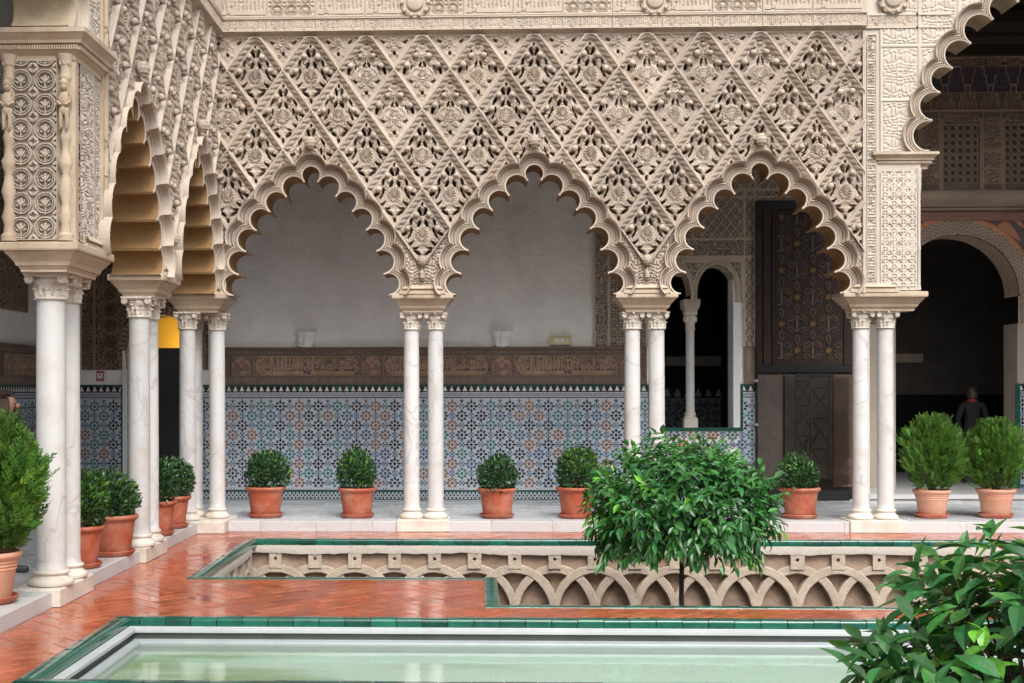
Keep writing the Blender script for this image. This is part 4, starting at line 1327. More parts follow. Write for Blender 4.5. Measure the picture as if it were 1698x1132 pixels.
# ground under everything
b = MB(); b.add([(-40, -12, -1.45), (40, -12, -1.45), (40, 45, -1.45), (-40, 45, -1.45)], [(0, 1, 2, 3)])
ob('ground', b.mesh('ground', 'soil'), kind='structure')

# ------------------------------------------------------------------ green glazed edging, piece by piece
def edging(root, x0, y0, x1, y1, inner, n, drop=.055):
    """tiles from (x0,y0) to (x1,y1); inner = unit vector pointing into the basin"""
    d = Vector((x1 - x0, y1 - y0)); Ln = d.length / n; d.normalize()
    ang = math.atan2(d.y, d.x)
    side = 1 if (d.x * inner[1] - d.y * inner[0]) > 0 else -1
    b = MB(); g = .0025
    # local: x along, y towards the basin (times side)
    Y0, Y1 = (-EDG, 0.0)
    V = []
    for x in (g, Ln - g):
        V += [(x, Y0 * side, -.02), (x, Y0 * side, .002), (x, (Y0 + .006) * side, .007), (x, (Y1 - .012) * side, .007), (x, (Y1 - .002) * side, .0), (x, Y1 * side, -.012), (x, Y1 * side, -drop)]
    F = [(i, i + 1, i + 8, i + 7) if side > 0 else (i, i + 7, i + 8, i + 1) for i in range(6)] + [tuple(range(7)), tuple(range(13, 6, -1))]
    b.add(V, F)
    me = b.mesh('edging_tile', 'green_glaze', True, 60)
    for k in range(n):
        p = Vector((x0, y0)) + d * Ln * k
        ob('edging_tile', me, root, (p.x, p.y, rs.uniform(-.0015, .0015)), (rs.uniform(-.012, .012), 0, ang + rs.uniform(-.003, .003)))

# ------------------------------------------------------------------ pool
pool = thing('pool', 'long shallow pool with green tiled rim and grey lead lining in the foreground', 'pool', (0, 0, 0))
edging(pool, PX0 - EDG, PY1, XR - EDG, PY1, (0, -1), 64)
edging(pool, PX0, PY0, PX0, PY1, (1, 0), 14)
edging(pool, PX0 - EDG, PY0, XR - EDG, PY0, (0, 1), 64)
def pool_ring(name, m, prof):
    """profile (inset from the edge, z) swept round the three visible sides"""
    V = []; F = []; n = len(prof)
    for ins, z in prof:
        V += [(XR, PY0 + ins, z), (PX0 + ins, PY0 + ins, z), (PX0 + ins, PY1 - ins, z), (XR, PY1 - ins, z)]
    for k in range(n - 1):
        for i in range(3):
            F.append((4 * k + i, 4 * k + i + 1, 4 * k + 5 + i, 4 * k + 4 + i))
    return ob(name, mk(name, V, F, m), pool)
pool_ring('lead_lip', 'lip_paint', [(.004, -.050), (.006, -.056), (.050, -.058), (.056, -.062), (.056, -.084), (.050, -.088), (.02, -.088)])
pool_ring('basin_wall', 'pool_stone', [(.02, -.08), (.022, -.20)])
pool_ring('lead_lining', 'lead', [(.020, -.150), (.05, -.128), (.066, -.126), (.10, -.140), (.13, -.19), (.135, -.25)])
b = MB(); b.add([(PX0 + .12, PY0 + .12, -.205), (XR, PY0 + .12, -.205), (XR, PY1 - .12, -.205), (PX0 + .12, PY1 - .12, -.205)], [(0, 1, 2, 3)])
ob('pool_bed', b.mesh('pool_bed', 'pool_floor'), pool)
b = MB(); b.add([(PX0 + .09, PY0 + .09, -.148), (XR, PY0 + .09, -.148), (XR, PY1 - .09, -.148), (PX0 + .09, PY1 - .09, -.148)], [(0, 1, 2, 3)])
ob('pool_water', b.mesh('pool_water', 'water'), kind='structure')

# ------------------------------------------------------------------ sunken garden
b = MB(); b.add([(GX - .3, GYR - .3, -1.25), (XR, GYR - .3, -1.25), (XR, GY1 + .3, -1.25), (GX - .3, GY1 + .3, -1.25)], [(0, 1, 2, 3)])
ob('garden_soil', b.mesh('garden_soil', 'soil'), kind='structure')
gw = thing('garden_wall', 'weathered retaining wall of the sunken garden with interlaced blind arches and a green tiled rim', 'wall', (0, GY1, 0))
def G(p): return (p[0], p[1] - GY1, p[2])
edging(gw, GX - EDG, 0, XR - EDG, 0, (0, -1), 62)
edging(gw, GX, GY0 - GY1, GX, 0, (1, 0), 20)
edging(gw, GX - EDG, GY0 - GY1, NX - EDG, GY0 - GY1, (0, 1), 15)
edging(gw, NX, GYR - GY1, NX, GY0 - GY1, (1, 0), 9)
edging(gw, NX - EDG, GYR - GY1, XR - EDG, GYR - GY1, (0, 1), 52)
_rg = random.Random(17)
def blind_wall(x0, n, sp, rot, off, first_hole=0):
    """interlaced arches: local x along the wall, y = 0 face of the recess, towards -y out"""
    Lw = n * sp
    holder = lambda name, me: ob(name, me, gw, off, (0, 0, rot))
    # recessed ground, uneven
    nx, nz = int(Lw / .05), 24
    X, Z = np.meshgrid(np.linspace(0, Lw, nx + 1), np.linspace(-1.3, -.10, 2 * nz + 1))
    Yv = .055 + .085 * sstep(-.33, -.37, Z) + .02 * vnoise(X, Z, .22, 3) + .012 * vnoise(X, Z, .07, 4)
    idx = np.arange(X.size).reshape(X.shape)
    Q = np.stack([idx[:-1, :-1].ravel(), idx[:-1, 1:].ravel(), idx[1:, 1:].ravel(), idx[1:, :-1].ravel()], 1)
    holder('recess', mk('recess', np.stack([X.ravel(), Yv.ravel(), Z.ravel()], 1), Q, 'garden_render', True))
    # lime band under the rim, broken lower edge
    nb = int(Lw / .03); V = []; F = []
    for i in range(nb + 1):
        x = Lw * i / nb; d = .012 * vnoise(np.array(x), np.array(0.), .05, 8) + .03 * vnoise(np.array(x), np.array(3.), .4, 9)
        V += [(x, .004, -.05), (x, -.004, -.09), (x, .004, -.125 - d), (x, .10, -.13 - d)]
    for i in range(nb):
        for k in range(3):
            F.append((4 * i + k, 4 * i + 4 + k, 4 * i + 5 + k, 4 * i + 1 + k))
    holder('lime_band', mk('lime_band', V, F, 'garden_lime', True, None, None, None, 40))
    z_ap, z_ft = -.305, -.78
    for k in range(n + 1):
        x = k * sp
        # pierced block over the crown of an arch
        bl = MB(); hw = .072 + _rg.uniform(-.006, .006); zt_, zb_ = -.14, -.30; hr = .019; hz = -.20
        ring = [(x + hr * math.cos(t), hz + hr * math.sin(t)) for t in (np.arange(16) * math.pi / 8)]
        sq = []
        for t in (np.arange(16) * math.pi / 8):
            c_, s_ = math.cos(t), math.sin(t); m_ = max(abs(c_), abs(s_)); sq.append((x + hw * c_ / m_, (zt_ + zb_) / 2 + (zt_ - zb_) / 2 * s_ / m_))
        y = .008 + _rg.uniform(-.004, .006)
        V = [(p[0], y, p[1]) for p in sq] + [(p[0], y + .004, p[1]) for p in ring] + [(p[0], y + .06, p[1]) for p in ring] + [(p[0], y + .1, p[1]) for p in sq]
        F = [(i, 16 + i, 16 + (i + 1) % 16, (i + 1) % 16) for i in range(16)] + [(16 + i, 32 + i, 32 + (i + 1) % 16, 16 + (i + 1) % 16) for i in range(16)] + [(i, (i + 1) % 16, 48 + (i + 1) % 16, 48 + i) for i in range(16)]
        bl.add(V, F); holder('pierced_block', bl.mesh('pierced_block', 'garden_stone'))
        # arch rib spanning two bays, centred here
        sp2 = sp; N = 18; wd = .080
        pts = []
        for t in np.linspace(0, math.pi, N + 1):
            cx, sz = math.cos(t), math.sin(t)
            pts.append((x - cx * sp2 * 1.0, z_ft + (z_ap - z_ft) * (abs(sz) ** 1.0)))
        yb = .020 if k % 2 else .032
        rb = MB(); V = []; F = []
        for i, (px_, pz_) in enumerate(pts):
            a = pts[max(i - 1, 0)]; c2 = pts[min(i + 1, N)]
            tx, tz = c2[0] - a[0], c2[1] - a[1]; l_ = math.hypot(tx, tz); nx_, nz_ = -tz / l_, tx / l_
            w_ = wd * (.55 + _rg.uniform(-.05, .05)); jy = _rg.uniform(-.006, .006)
            V += [(px_ + nx_ * w_, .15, pz_ + nz_ * w_), (px_ + nx_ * w_, yb + jy + .006, pz_ + nz_ * w_), (px_ + nx_ * w_ * .8, yb + jy, pz_ + nz_ * w_ * .8), (px_ - nx_ * w_ * .8, yb + jy, pz_ - nz_ * w_ * .8), (px_ - nx_ * w_, yb + jy + .006, pz_ - nz_ * w_), (px_ - nx_ * w_, .15, pz_ - nz_ * w_)]
        for i in range(N):
            for q in range(5):
                F.append((6 * i + q, 6 * i + 1 + q, 6 * i + 7 + q, 6 * i + 6 + q))
        V = [(min(max(v[0], 0), Lw), v[1], v[2]) for v in V]
        rb.add(V, F); holder('blind_arch', rb.mesh('blind_arch', 'garden_stone', True, 30))
        # springer block at the foot
        ft = MB(); ft.box(x - .07, x + .07, .03, .15, -1.3, -.72, ch=.0); holder('arch_foot', ft.mesh('arch_foot', 'garden_stone'))
SPB = .424
_ph0 = (PY(853, 900, GY1).x - GX) % SPB
blind_wall(0, 27, SPB, 0, (GX + _ph0 - SPB, -.0, 0))
blind_wall(0, 6, SPB * 1.0, R(90), (GX, -2.86, 0))
# plain walls on the near sides
b = MB(); b.box(GX - .3, NX - .01, GY0 - GY1 - .3, GY0 - GY1 - .004, -1.3, -.056); b.box(NX - .3, NX - .004, GYR - GY1, GY0 - GY1, -1.3, -.056); b.box(NX - .01, XR, GYR - GY1 - .3, GYR - GY1 - .004, -1.3, -.056)
ob('near_side', b.mesh('near_side', 'garden_render'), gw)
b = MB(); b.box(GX - .3, XR, 0.17, .4, -1.3, -.02); b.box(GX - .4, GX - .17, GY0 - GY1, .2, -1.3, -.02)
ob('backing', b.mesh('backing', 'garden_render'), gw)

# ------------------------------------------------------------------ kerbs and gallery floor
FZ = 0.115
kerb = ob('kerb', MB().box(KX - .27, KX - .02, 5, KY + .2, -.01, .06).box(KX - .27, XR, KY + .02, KY + .27, -.01, .06).mesh('kerb', 'kerb_marble'), kind='structure')
def stone_block(root, name, x0, x1, y0, y1, z0, z1, m, ch=.005):
    cx, cy = (x0 + x1) / 2, (y0 + y1) / 2; g = .0015
    b = MB(); b.box(x0 - cx + g, x1 - cx - g, y0 - cy + g, y1 - cy - g, z0, z1, ch=ch)
    return ob(name, b.mesh(name, m), root, (cx, cy, rs.uniform(-.001, .001)), (0, 0, 0))
x = KX
i = 0
while x < XR:
    l_ = .655 + rs.uniform(-.03, .03)
    stone_block(kerb, 'kerb_stone', x, x + l_, KY, KY + .27, .002, FZ + .002, 'kerb_marble'); x += l_
y = KY
while y > 5.5:
    l_ = .80 + rs.uniform(-.08, .08)
    stone_block(kerb, 'kerb_stone', KX - .27, KX, y - l_, y, .002, FZ + .002, 'kerb_marble'); y -= l_
gfl = ob('gallery_floor', MB().box(-6.2, KX - .27, 5, 18.3, -.01, .10).box(-6.2, XR + 2, KY + .27, 18.3, -.01, .101).mesh('gallery_floor', 'mortar'), kind='structure')
YBK = 18.15
yy = KY + .27; row = 0
edges = [KY + .27, 16.05, 16.62, 17.2, 17.78, YBK]
for r_ in range(5):
    x = KX - .27 + (row % 2) * .45 - .9
    while x < XR + 1:
        l_ = .92
        x0_ = max(x, KX - .27)
        if x0_ < x + l_: stone_block(gfl, 'marble_slab', x0_, x + l_, edges[r_], edges[r_ + 1], .10, FZ, 'floor_marble', .002)
        x += l_
    row += 1
for c_ in range(3):
    y = 7.5 + .3 * c_
    while y < YBK:
        l_ = .92
        stone_block(gfl, 'marble_slab', -6.1 + c_ * .89, -6.1 + (c_ + 1) * .89, y, min(y + l_, YBK), .10, FZ, 'floor_marble', .002); y += l_
# ------------------------------------------------------------------ gallery wall behind the arcade
YB = 18.15
def bu(px): return PY(px, 600, YB).x
def bz(py): return 1.6 + (645 - py) / F_PX * YB
gal = thing('gallery_wall', 'back wall of the gallery, white above, with a dark inscribed band over star-patterned tiles', 'wall', (0, YB, 0))
WX0, WX1 = bu(1084), bu(1216)          # window opening
DX0, DX1 = bu(209), bu(329)            # doorway on the left
b = MB()
CE = 6.9
b.box(-6.2, DX0, 0, .4, .10, CE); b.box(DX0, DX1, 0, .4, 2.75, CE); b.box(DX1, WX0, 0, .4, .10, CE)
b.box(WX0, WX1, 0, .4, .10, bz(712)); b.box(WX0, WX1, .05, .4, bz(430), CE); b.box(WX1, 5.15, 0, .4, .10, CE)
ob('plaster', b.mesh('plaster', 'white_plaster'), gal)

COLS = {'k': (.012, .012, .015), 'g': (.018, .15, .13), 'o': (.24, .095, .028), 'b': (.042, .085, .165), 'B': (.088, .155, .26), 'w': (.6, .6, .6)}
def jit(c, r_, a=.25):
    k = 1 + r_.uniform(-a, a); return (c[0] * k, c[1] * k, c[2] * k)
def star_mosaic(u0, u1, v0, v1, seed, skip=None, pitch=.258):
    """eight-petalled star work, every glazed piece a small polygon"""
    r_ = random.Random(seed); b = MB()
    def put(poly, c):
        if any(p[0] < u0 + .004 or p[0] > u1 - .004 or p[1] < v0 + .004 or p[1] > v1 - .004 for p in poly): return
        if skip and any(skip[0] < p[0] < skip[1] and skip[2] < p[1] < skip[3] for p in poly): return
        b.add([(x, -.0015, z) for x, z in poly], [tuple(range(len(poly)))], 0, jit(c, r_))
    p = pitch
    def petal(cx, cz, a, r0, r1, w_):
        ca, sa = math.cos(a), math.sin(a); m1, m2 = r0 + (r1 - r0) * .28, r0 + (r1 - r0) * .74
        return [(cx + ca * r - sa * t, cz + sa * r + ca * t) for r, t in ((r0, -w_ * .25), (m1, -w_), (m2, -w_), (r1, -w_ * .25), (r1, w_ * .25), (m2, w_), (m1, w_), (r0, w_ * .25))]
    def poly(cx, cz, r, n, a0=0.0, r2=None):
        return [(cx + (r if (k % 2 == 0 or r2 is None) else r2) * math.cos(a0 + 2 * math.pi * k / n), cz + (r if (k % 2 == 0 or r2 is None) else r2) * math.sin(a0 + 2 * math.pi * k / n)) for k in range(n)]
    ni, nj = int((u1 - u0) / p) + 2, int((v1 - v0) / p) + 2
    for i in range(-1, ni):
        for j in range(-1, nj):
            for off in (0, .5):
                cx, cz = u0 + (i + off + .25) * p, v1 - (j + off + .42) * p
                if off == 0: c = 'kokg'[(i * (1 if j % 2 == 0 else 3) + j * 2) % 4]
                else: c = 'ogkokbgk'[(i * 3 + j * 5) % 8]
                if r_.random() < .12: c = r_.choice('kogb')
                put(poly(cx, cz, .092 * p, 16, math.pi / 8, .068 * p), COLS[c])
                for k in range(8):
                    a = k * math.pi / 4
                    put(petal(cx, cz, a, .125 * p, .345 * p if k % 2 == 0 else .305 * p, .046 * p), COLS[c])
                    a += math.pi / 8
                    put(poly(cx + .225 * p * math.cos(a), cz + .225 * p * math.sin(a), .032 * p, 5, a), COLS[c if (i + j) % 2 else 'b'])
            for (ox, oz, ax) in ((.5, 0, 0), (0, .5, 1)):
                cx, cz = u0 + (i + ox + .25) * p, v1 - (j + oz + .42) * p
                c = 'bBb'[(i + j) % 3]
                put(poly(cx, cz, .058 * p, 8, 0), COLS[c])
                for k in range(4):
                    a = k * math.pi / 2 + math.pi / 4
                    put(petal(cx + .125 * p * math.cos(a), cz + .125 * p * math.sin(a), a + math.pi / 2, -.068 * p, .068 * p, .036 * p), COLS['b' if k % 2 else 'B'])
                    a -= math.pi / 4
                    if k % 2 == ax:
                        put(poly(cx + .125 * p * math.cos(a), cz + .125 * p * math.sin(a), .036 * p, 5, a), COLS['b'])
    return b
TRI = MB().prism([(-.032, 0), (.032, 0), (.004, .064), (-.004, .064)], -.004, .004, top=.94).mesh('triangle_tile', 'tile_white')
TRIG = MB().prism([(-.004, 0), (.004, 0), (.034, .064), (-.034, .064)], -.003, .004, top=.94).mesh('triangle_tile', 'green_glaze')

def dado(root, u0, u1, seed, w_=-.02, skip=None, ends=(False, False)):
    """tiled dado from the floor to z = bz(637) on local face y = w_"""
    z0, z1 = .115, bz(637)
    d = MB()
    def bx(a0, a1, y, c0, c1, m): 
        if skip and not (c1 < skip[2] or c0 > skip[3]):
            if a0 < skip[0]: d.box(a0, min(a1, skip[0]), y, .0, c0, c1, m)
            if a1 > skip[1]: d.box(max(a0, skip[1]), a1, y, .0, c0, c1, m)
        else: d.box(a0, a1, y, .0, c0, c1, m)
    zz = bz
    cuts = [z0, zz(827), zz(815.5), zz(812), zz(660), zz(650), zz(640), z1]
    if skip: cuts = sorted(set(cuts + [skip[2]]))
    for c0, c1 in zip(cuts[:-1], cuts[1:]):
        mid = (c0 + c1) / 2
        m = 1 if mid > zz(640) or mid < zz(827) or zz(815.5) < mid < zz(812) else (2 if zz(650) < mid < zz(640) else 0)
        bx(u0, u1, w_ - (.004 if m == 1 else 0), c0, c1, m)
    for zc in (zz(649.3), zz(658.8)):
        bx(u0, u1, w_ - .003, zc - .006, zc + .006, 2)
    dm = ob('dado', d.mesh('dado', ['tile_ground', 'green_glaze', 'tile_black']), root)
    u = u0 + .045; k = 0; r_ = random.Random(seed)
    while u < u1 - .035:
        if not (skip and skip[0] - .03 < u < skip[1] + .03):
            ob('triangle_tile', TRI, dm, (u, w_, zz(648.2)))
            if r_.random() < .16: ob('triangle_tile', TRIG, dm, (u + .0443, w_, zz(648.2)))
        u += .0886; k += 1
    mo = star_mosaic(u0, u1, zz(812), zz(660), seed, skip)
    o = ob('tile_mosaic', mo.mesh('tile_mosaic', 'tile_colour', col=True), dm, (0, w_, 0)); o['kind'] = 'stuff'
    # plaited band and chequered skirting
    b = MB(); q = .0162; zc = zz(654.2)
    for i in range(int((u1 - u0) / q)):
        u = u0 + (i + .5) * q
        if skip and skip[0] - .01 < u < skip[1] + .01: continue
        for j, z in enumerate((zc - .013, zc, zc + .013)):
            if (i + j) % 2: continue
            c = 'b' if (i // 4) % 2 == 0 else 'o'
            if j == 1 and i % 4 == 1: c = 'k'
            b.add([(u - q * .62, w_ - .001, z), (u, w_ - .001, z - .0085), (u + q * .62, w_ - .001, z), (u, w_ - .001, z + .0085)], [(0, 1, 2, 3)], 0, COLS[c])
    q = .0258; H = zz(815.5) - zz(827); nr = 3; hz = H / nr
    for i in range(int((u1 - u0) / q)):
        for j in range(nr):
            u = u0 + i * q; z = zz(827) + j * hz
            if (i + j) % 2 == 0: b.add([(u + .002, w_ - .001, z + .002), (u + q - .002, w_ - .001, z + .002), (u + q - .002, w_ - .001, z + hz - .002), (u + .002, w_ - .001, z + hz - .002)], [(0, 1, 2, 3)], 0, COLS['k' if j % 2 == 1 else 'g'] if i % 2 else COLS['k'])
            else:
                m = .007; b.add([(u + q / 2 - m, w_ - .001, z + hz / 2), (u + q / 2, w_ - .001, z + hz / 2 - m), (u + q / 2 + m, w_ - .001, z + hz / 2), (u + q / 2, w_ - .001, z + hz / 2 + m)], [(0, 1, 2, 3)], 0, COLS['g'])
    o = ob('plaited_band', b.mesh('plaited_band', 'tile_colour', col=True), dm); o['kind'] = 'stuff'
    for e, side in zip(ends, (0, 1)):
        if e:
            x = u0 if side == 0 else u1
            ob('green_border', MB().box(x - .03, x + .03, w_ - .008, 0, z0, z1 + .005).mesh('green_border', 'green_glaze'), dm)
    return dm
gx0, gx1, gz = bu(1074.5), bu(1231.5), bz(715)
dado(gal, DX1 + .02, bu(1253), 41, skip=(gx0 + .03, gx1 - .03, gz + .03, 9))
b = MB()
for a0, a1, c0, c1 in ((gx0, gx0 + .045, gz, bz(637)), (gx1 - .05, gx1, gz, bz(637)), (gx0 + .045, gx1 - .05, gz, gz + .05)):
    b.box(a0, a1, -.028, .0, c0, c1)
ob('green_border', b.mesh('green_border', 'green_glaze'), gal)
b = MB(); b.box(WX1 - .004, WX1 + .085, -.03, .38, gz + .052, bz(503)); b.box(WX0 - .045, WX0 + .004, -.026, .38, gz + .052, bz(503)); b.box(WX0, WX1, .0, .38, bz(712), bz(711))
ob('window_jamb', b.mesh('window_jamb', 'white_paint'), gal)

# dark inscribed band over the dado
mat('dark_stucco_letter', (0.34, 0.255, 0.185), 0.85, 0.2, 5.0, 0.4, 60)
def band(root, u0, u1, meds, seed):
    z = bz
    V0, V1 = z(637), z(575)
    ob('band_core', MB().box(u0, u1, -.028, 0, V0, V1).mesh('band_core', 'brown_stucco', col=True), root)
    for a, c, y in ((575, 579.5, -.075), (587, 589.5, -.05), (622.5, 625, -.05), (634, 637, -.045)):
        ob('moulding', MB().box(u0, u1, y, -.02, z(c), z(a)).mesh('moulding', 'brown_stucco', col=True), root)
    small = lambda u, v: .004 + .006 * sstep(-.2, .4, np.sin(2 * math.pi * u / .03) * np.sin(2 * math.pi * v / .02 + 2 * np.sin(2 * math.pi * u / .06)))
    for a, c in ((579.5, 587), (625, 634)):
        W, H = u1 - u0, z(a) - z(c)
        ob('ornament_strip', relief('ornament_strip', W, H, int(W / .008), 10, small, 'dark_stucco', colf=lambda u, v, h: np.where(h[..., None] > .007, (1., 1., 1.), (.5, .5, .75))), root, (u0, -.03, z(c)))
    H = z(589.5) - z(622.5)
    s_ = H
    def med(u, v):
        r = np.hypot(u - s_ / 2, v - s_ / 2); a = np.arctan2(v - s_ / 2, u - s_ / 2)
        disc = r < s_ * .40
        figure = vnoise(u, v, .045, seed) > .5
        return .006 + .010 * frame(u, v, s_, H, .006, .010) + .008 * (np.abs(r - s_ * .43) < .009) + .006 * (disc & figure) + .006 * (~disc) * foliage_relief(u, v, .03, 2)
    def medc(u, v, h):
        r = np.hypot(u - s_ / 2, v - s_ / 2)
        c = np.where((r < s_ * .40)[..., None], np.where((vnoise(u, v, .045, seed) > .5)[..., None], (1.3, 1.0, 1.05), (.75, .6, .7)), np.where(h[..., None] > .010, (1., 1., 1.), (.35, .35, .8)))
        return c
    MED = relief('medallion', s_, H, 44, 44, med, 'dark_stucco', colf=medc)
    cw = {}
    for i, mu in enumerate(meds):
        if u0 <= mu - s_ / 2 and mu + s_ / 2 <= u1: ob('medallion', MED, root, (mu - s_ / 2, -.03, z(622.5)))
        if i + 1 < len(meds):
            a0, a1 = max(u0, mu + s_ / 2 + .02), min(u1, meds[i + 1] - s_ / 2 - .02)
            W = round(a1 - a0, 2)
            if W < .3: continue
            if W not in cw:
                def car(u, v, W=W):
                    q = H / 2; cx = np.clip(u, q + .02, W - q - .02); r = np.hypot(u - cx, v - q)
                    ins = r < q * .86
                    return .006 + .012 * frame(u, v, W, H, .005, .009) + .010 * (np.abs(r - q * .90) < .008) + .010 * ins * np.maximum(strokes(u, v, H, .052, seed + 3), .55 * foliage_relief(u, v, .05, seed)) + .006 * (~ins) * foliage_relief(u, v, .03, 5)
                def carc(u, v, h):
                    return np.where(h[..., None] > .0125, (1.25, 1.1, 1.0), np.where(h[..., None] > .0095, (.95, .9, .95), (.16, .19, .55)))
                cw[W] = relief('cartouche', W, H, int(W / .011), 44, car, 'dark_stucco', colf=carc)
            c = ob('cartouche', cw[W], root, (a0, -.03, z(622.5)))
            if W > 1.0: ob('inscription', lettering(round(W * .80, 2), H * .70, .012, 'dark_stucco_letter', .01), c, (W * .10, -.012, H * .15))
        if i + 1 < len(meds) or True:
            for x in (mu - s_ / 2 - .012, mu + s_ / 2 + .012):
                if u0 < x < u1: ob('divider', MB().box(x - .009, x + .009, -.048, -.02, z(622.5), z(589.5)).mesh('divider', 'brown_stucco', col=True), root)
band(gal, bu(372), bu(1072), [bu(402), bu(617), bu(832.5), bu(1045)], 6)

# carved stucco round the twin window
VX0, VX1 = bu(985), bu(1253)
acx = [bu(1112), bu(1188.5)]; ar = .255
def win_sdf(U, Z):
    d = np.full(U.shape, 9.)
    zs = bz(486)
    for c in acx:
        top = np.hypot(U - c, (Z - zs) * .72) - ar
        stem = np.where(Z < zs, np.maximum(np.abs(U - c) - np.where(Z < bz(500), ar - .02, ar), -9), 9.)
        d = np.minimum(d, np.minimum(top, stem))
    return d
def stucco(u, v):
    U, Z = u + VX0, v + bz(575)
    h = .30 + .70 * net(U, Z, .125, 1.3)
    left_band = U < bu(1008); h = np.where(left_band, np.maximum(foliage_relief(U, Z, .075, 4), .1), h)
    mid = (U > bu(1008)) & (U < bu(1072)); h = np.where(mid, np.maximum(scrolls(U, Z, .13), .1), h)
    strip = (Z > bz(428)) & (Z < bz(400)); h = np.where(strip, np.maximum(.1, foliage_relief(U, Z, .07, 5)), h)
    inner = (U > bu(1129)) & (U < bu(1233)) & (Z < bz(430)); h = np.where(inner, np.maximum(.1, foliage_relief(U, Z, .065, 9)), h)
    h = np.where(inner & (Z > bz(437)), 1.1, h); h = np.where(inner & (U > bu(1227)), 1.1, h)
    for x in (985.5, 1009, 1072, 1234, 1252): h = np.where(np.abs(U - bu(x)) < .016, 1.05, h)
    for y in (399, 318, 330, 428): h = np.where((np.abs(Z - bz(y)) < .018) & (U > bu(1072)), 1.05, h)
    d = win_sdf(U, Z); h = np.where(d < .07, np.where(d < .035, 1.2, .6), h)
    return .022 * h
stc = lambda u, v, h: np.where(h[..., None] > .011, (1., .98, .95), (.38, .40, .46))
ms = lambda u, v: (win_sdf(u + VX0, v + bz(575)) > 0.0) & ~((u + VX0 > bu(1074)) & (u + VX0 < bu(1232)) & (v + bz(575) < bz(503))) & ~((u + VX0 > VX1) & (v + bz(575) < bz(345)))
W_, H_ = bu(1425) - VX0, bz(255) - bz(575)
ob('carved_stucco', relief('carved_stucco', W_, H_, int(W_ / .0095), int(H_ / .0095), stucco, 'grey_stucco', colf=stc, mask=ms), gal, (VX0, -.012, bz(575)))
b = MB(); b.box(bu(1232) + .005, VX1, -.02, 0, bz(637) + .002, bz(575)); b.box(bu(1236), bu(1250), -.035, -.015, bz(633), bz(580))
ob('carved_block', b.mesh('carved_block', 'dark_stucco', col=True), gal)
# arch soffits of the twin window and the little column between them
b = MB()
for c in acx:
    pts = [(c + ar * math.cos(t), bz(486) + ar * math.sin(t) / .72) for t in np.linspace(-.12, math.pi + .12, 25)]
    pts = [p for p in pts]
    V = [(p[0], y, p[1]) for y in (-.01, .38) for p in pts]; n = len(pts)
    b.add(V, [(i, i + 1, n + i + 1, n + i) for i in range(n - 1)])
ob('window_arch', b.mesh('window_arch', 'grey_stucco', True, col=True), gal)
cx = bu(1148)
b = MB(); b.rloft([(.07, .15, bz(516)), (.10, .18, bz(511)), (.11, .19, bz(503)), (.11, .19, bz(497))], cx, .19); 
ob('window_impost', b.mesh('window_impost', 'grey_stucco', col=True), gal)
wc = thing('window_column', 'slender marble colonnette standing in the twin window behind the orange tree', 'column', (cx, YB + .19, bz(711)))
zb_, zt_ = 0, bz(516) - bz(711)
ob('base', MB().box(-.09, .09, -.09, .09, 0, .14, ch=.012).lathe([(.085, .135), (.088, .15), (.07, .17), (.078, .185), (.08, .20), (.06, .22)], 18).mesh('base', 'worn_marble', True), wc)
ob('shaft', MB().lathe([(.060, .21), (.058, zt_ - .24)], 18).mesh('shaft', 'marble', True), wc)
bc = MB(); bc.lathe([(.066, zt_ - .25), (.07, zt_ - .235), (.06, zt_ - .22), (.066, zt_ - .12), (.085, zt_ - .07), (.07, zt_ - .05)], 16); bc.box(-.085, .085, -.085, .085, zt_ - .05, zt_)
for k in range(8):
    a = k * math.pi / 4; bc.ball(.074 * math.cos(a), .074 * math.sin(a), zt_ - .11, .022, .022, .045, 7, 5)
ob('capital', bc.mesh('capital', 'worn_marble', True), wc)

# room behind the window
inner = thing('inner_room', 'dim room seen through the twin window, with a tiled dado in the dark', 'room', (cx, YB + 4.4, 0))
x0, x1 = -3.2, 1.75
b = MB(); b.box(x0, x1, 0, .1, .1, CE); b.box(x0 - .1, x0, -4.0, .1, .1, CE); b.box(x1, x1 + .1, -4.0, .1, .1, CE); b.box(x0, x1, -4.0, .1, 3.9, 4.0); b.box(x0, x1, -4.0, 0, .05, .1)
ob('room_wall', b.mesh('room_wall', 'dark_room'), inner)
b = MB(); b.box(x0, x1, -.03, 0, .1, 1.45, 0); b.box(x0, x1, -.035, -.02, 1.45, 1.62, 1); b.box(x0, x1, -.02, 0, 1.98, 2.14, 2)
ob('room_dado', b.mesh('room_dado', ['tile_ground', 'tile_black', 'white_plaster']), inner)
mo = star_mosaic(-1.2, 1.7, .2, 1.43, 77); o = ob('tile_mosaic', mo.mesh('tile_mosaic', 'tile_colour', col=True), inner, (0, -.031, 0)); o['kind'] = 'stuff'
for k in range(16): ob('triangle_tile', TRI, inner, (-1.1 + k * .17, -.035, 1.47), (0, 0, 0), (1.9, 1, 2.2))

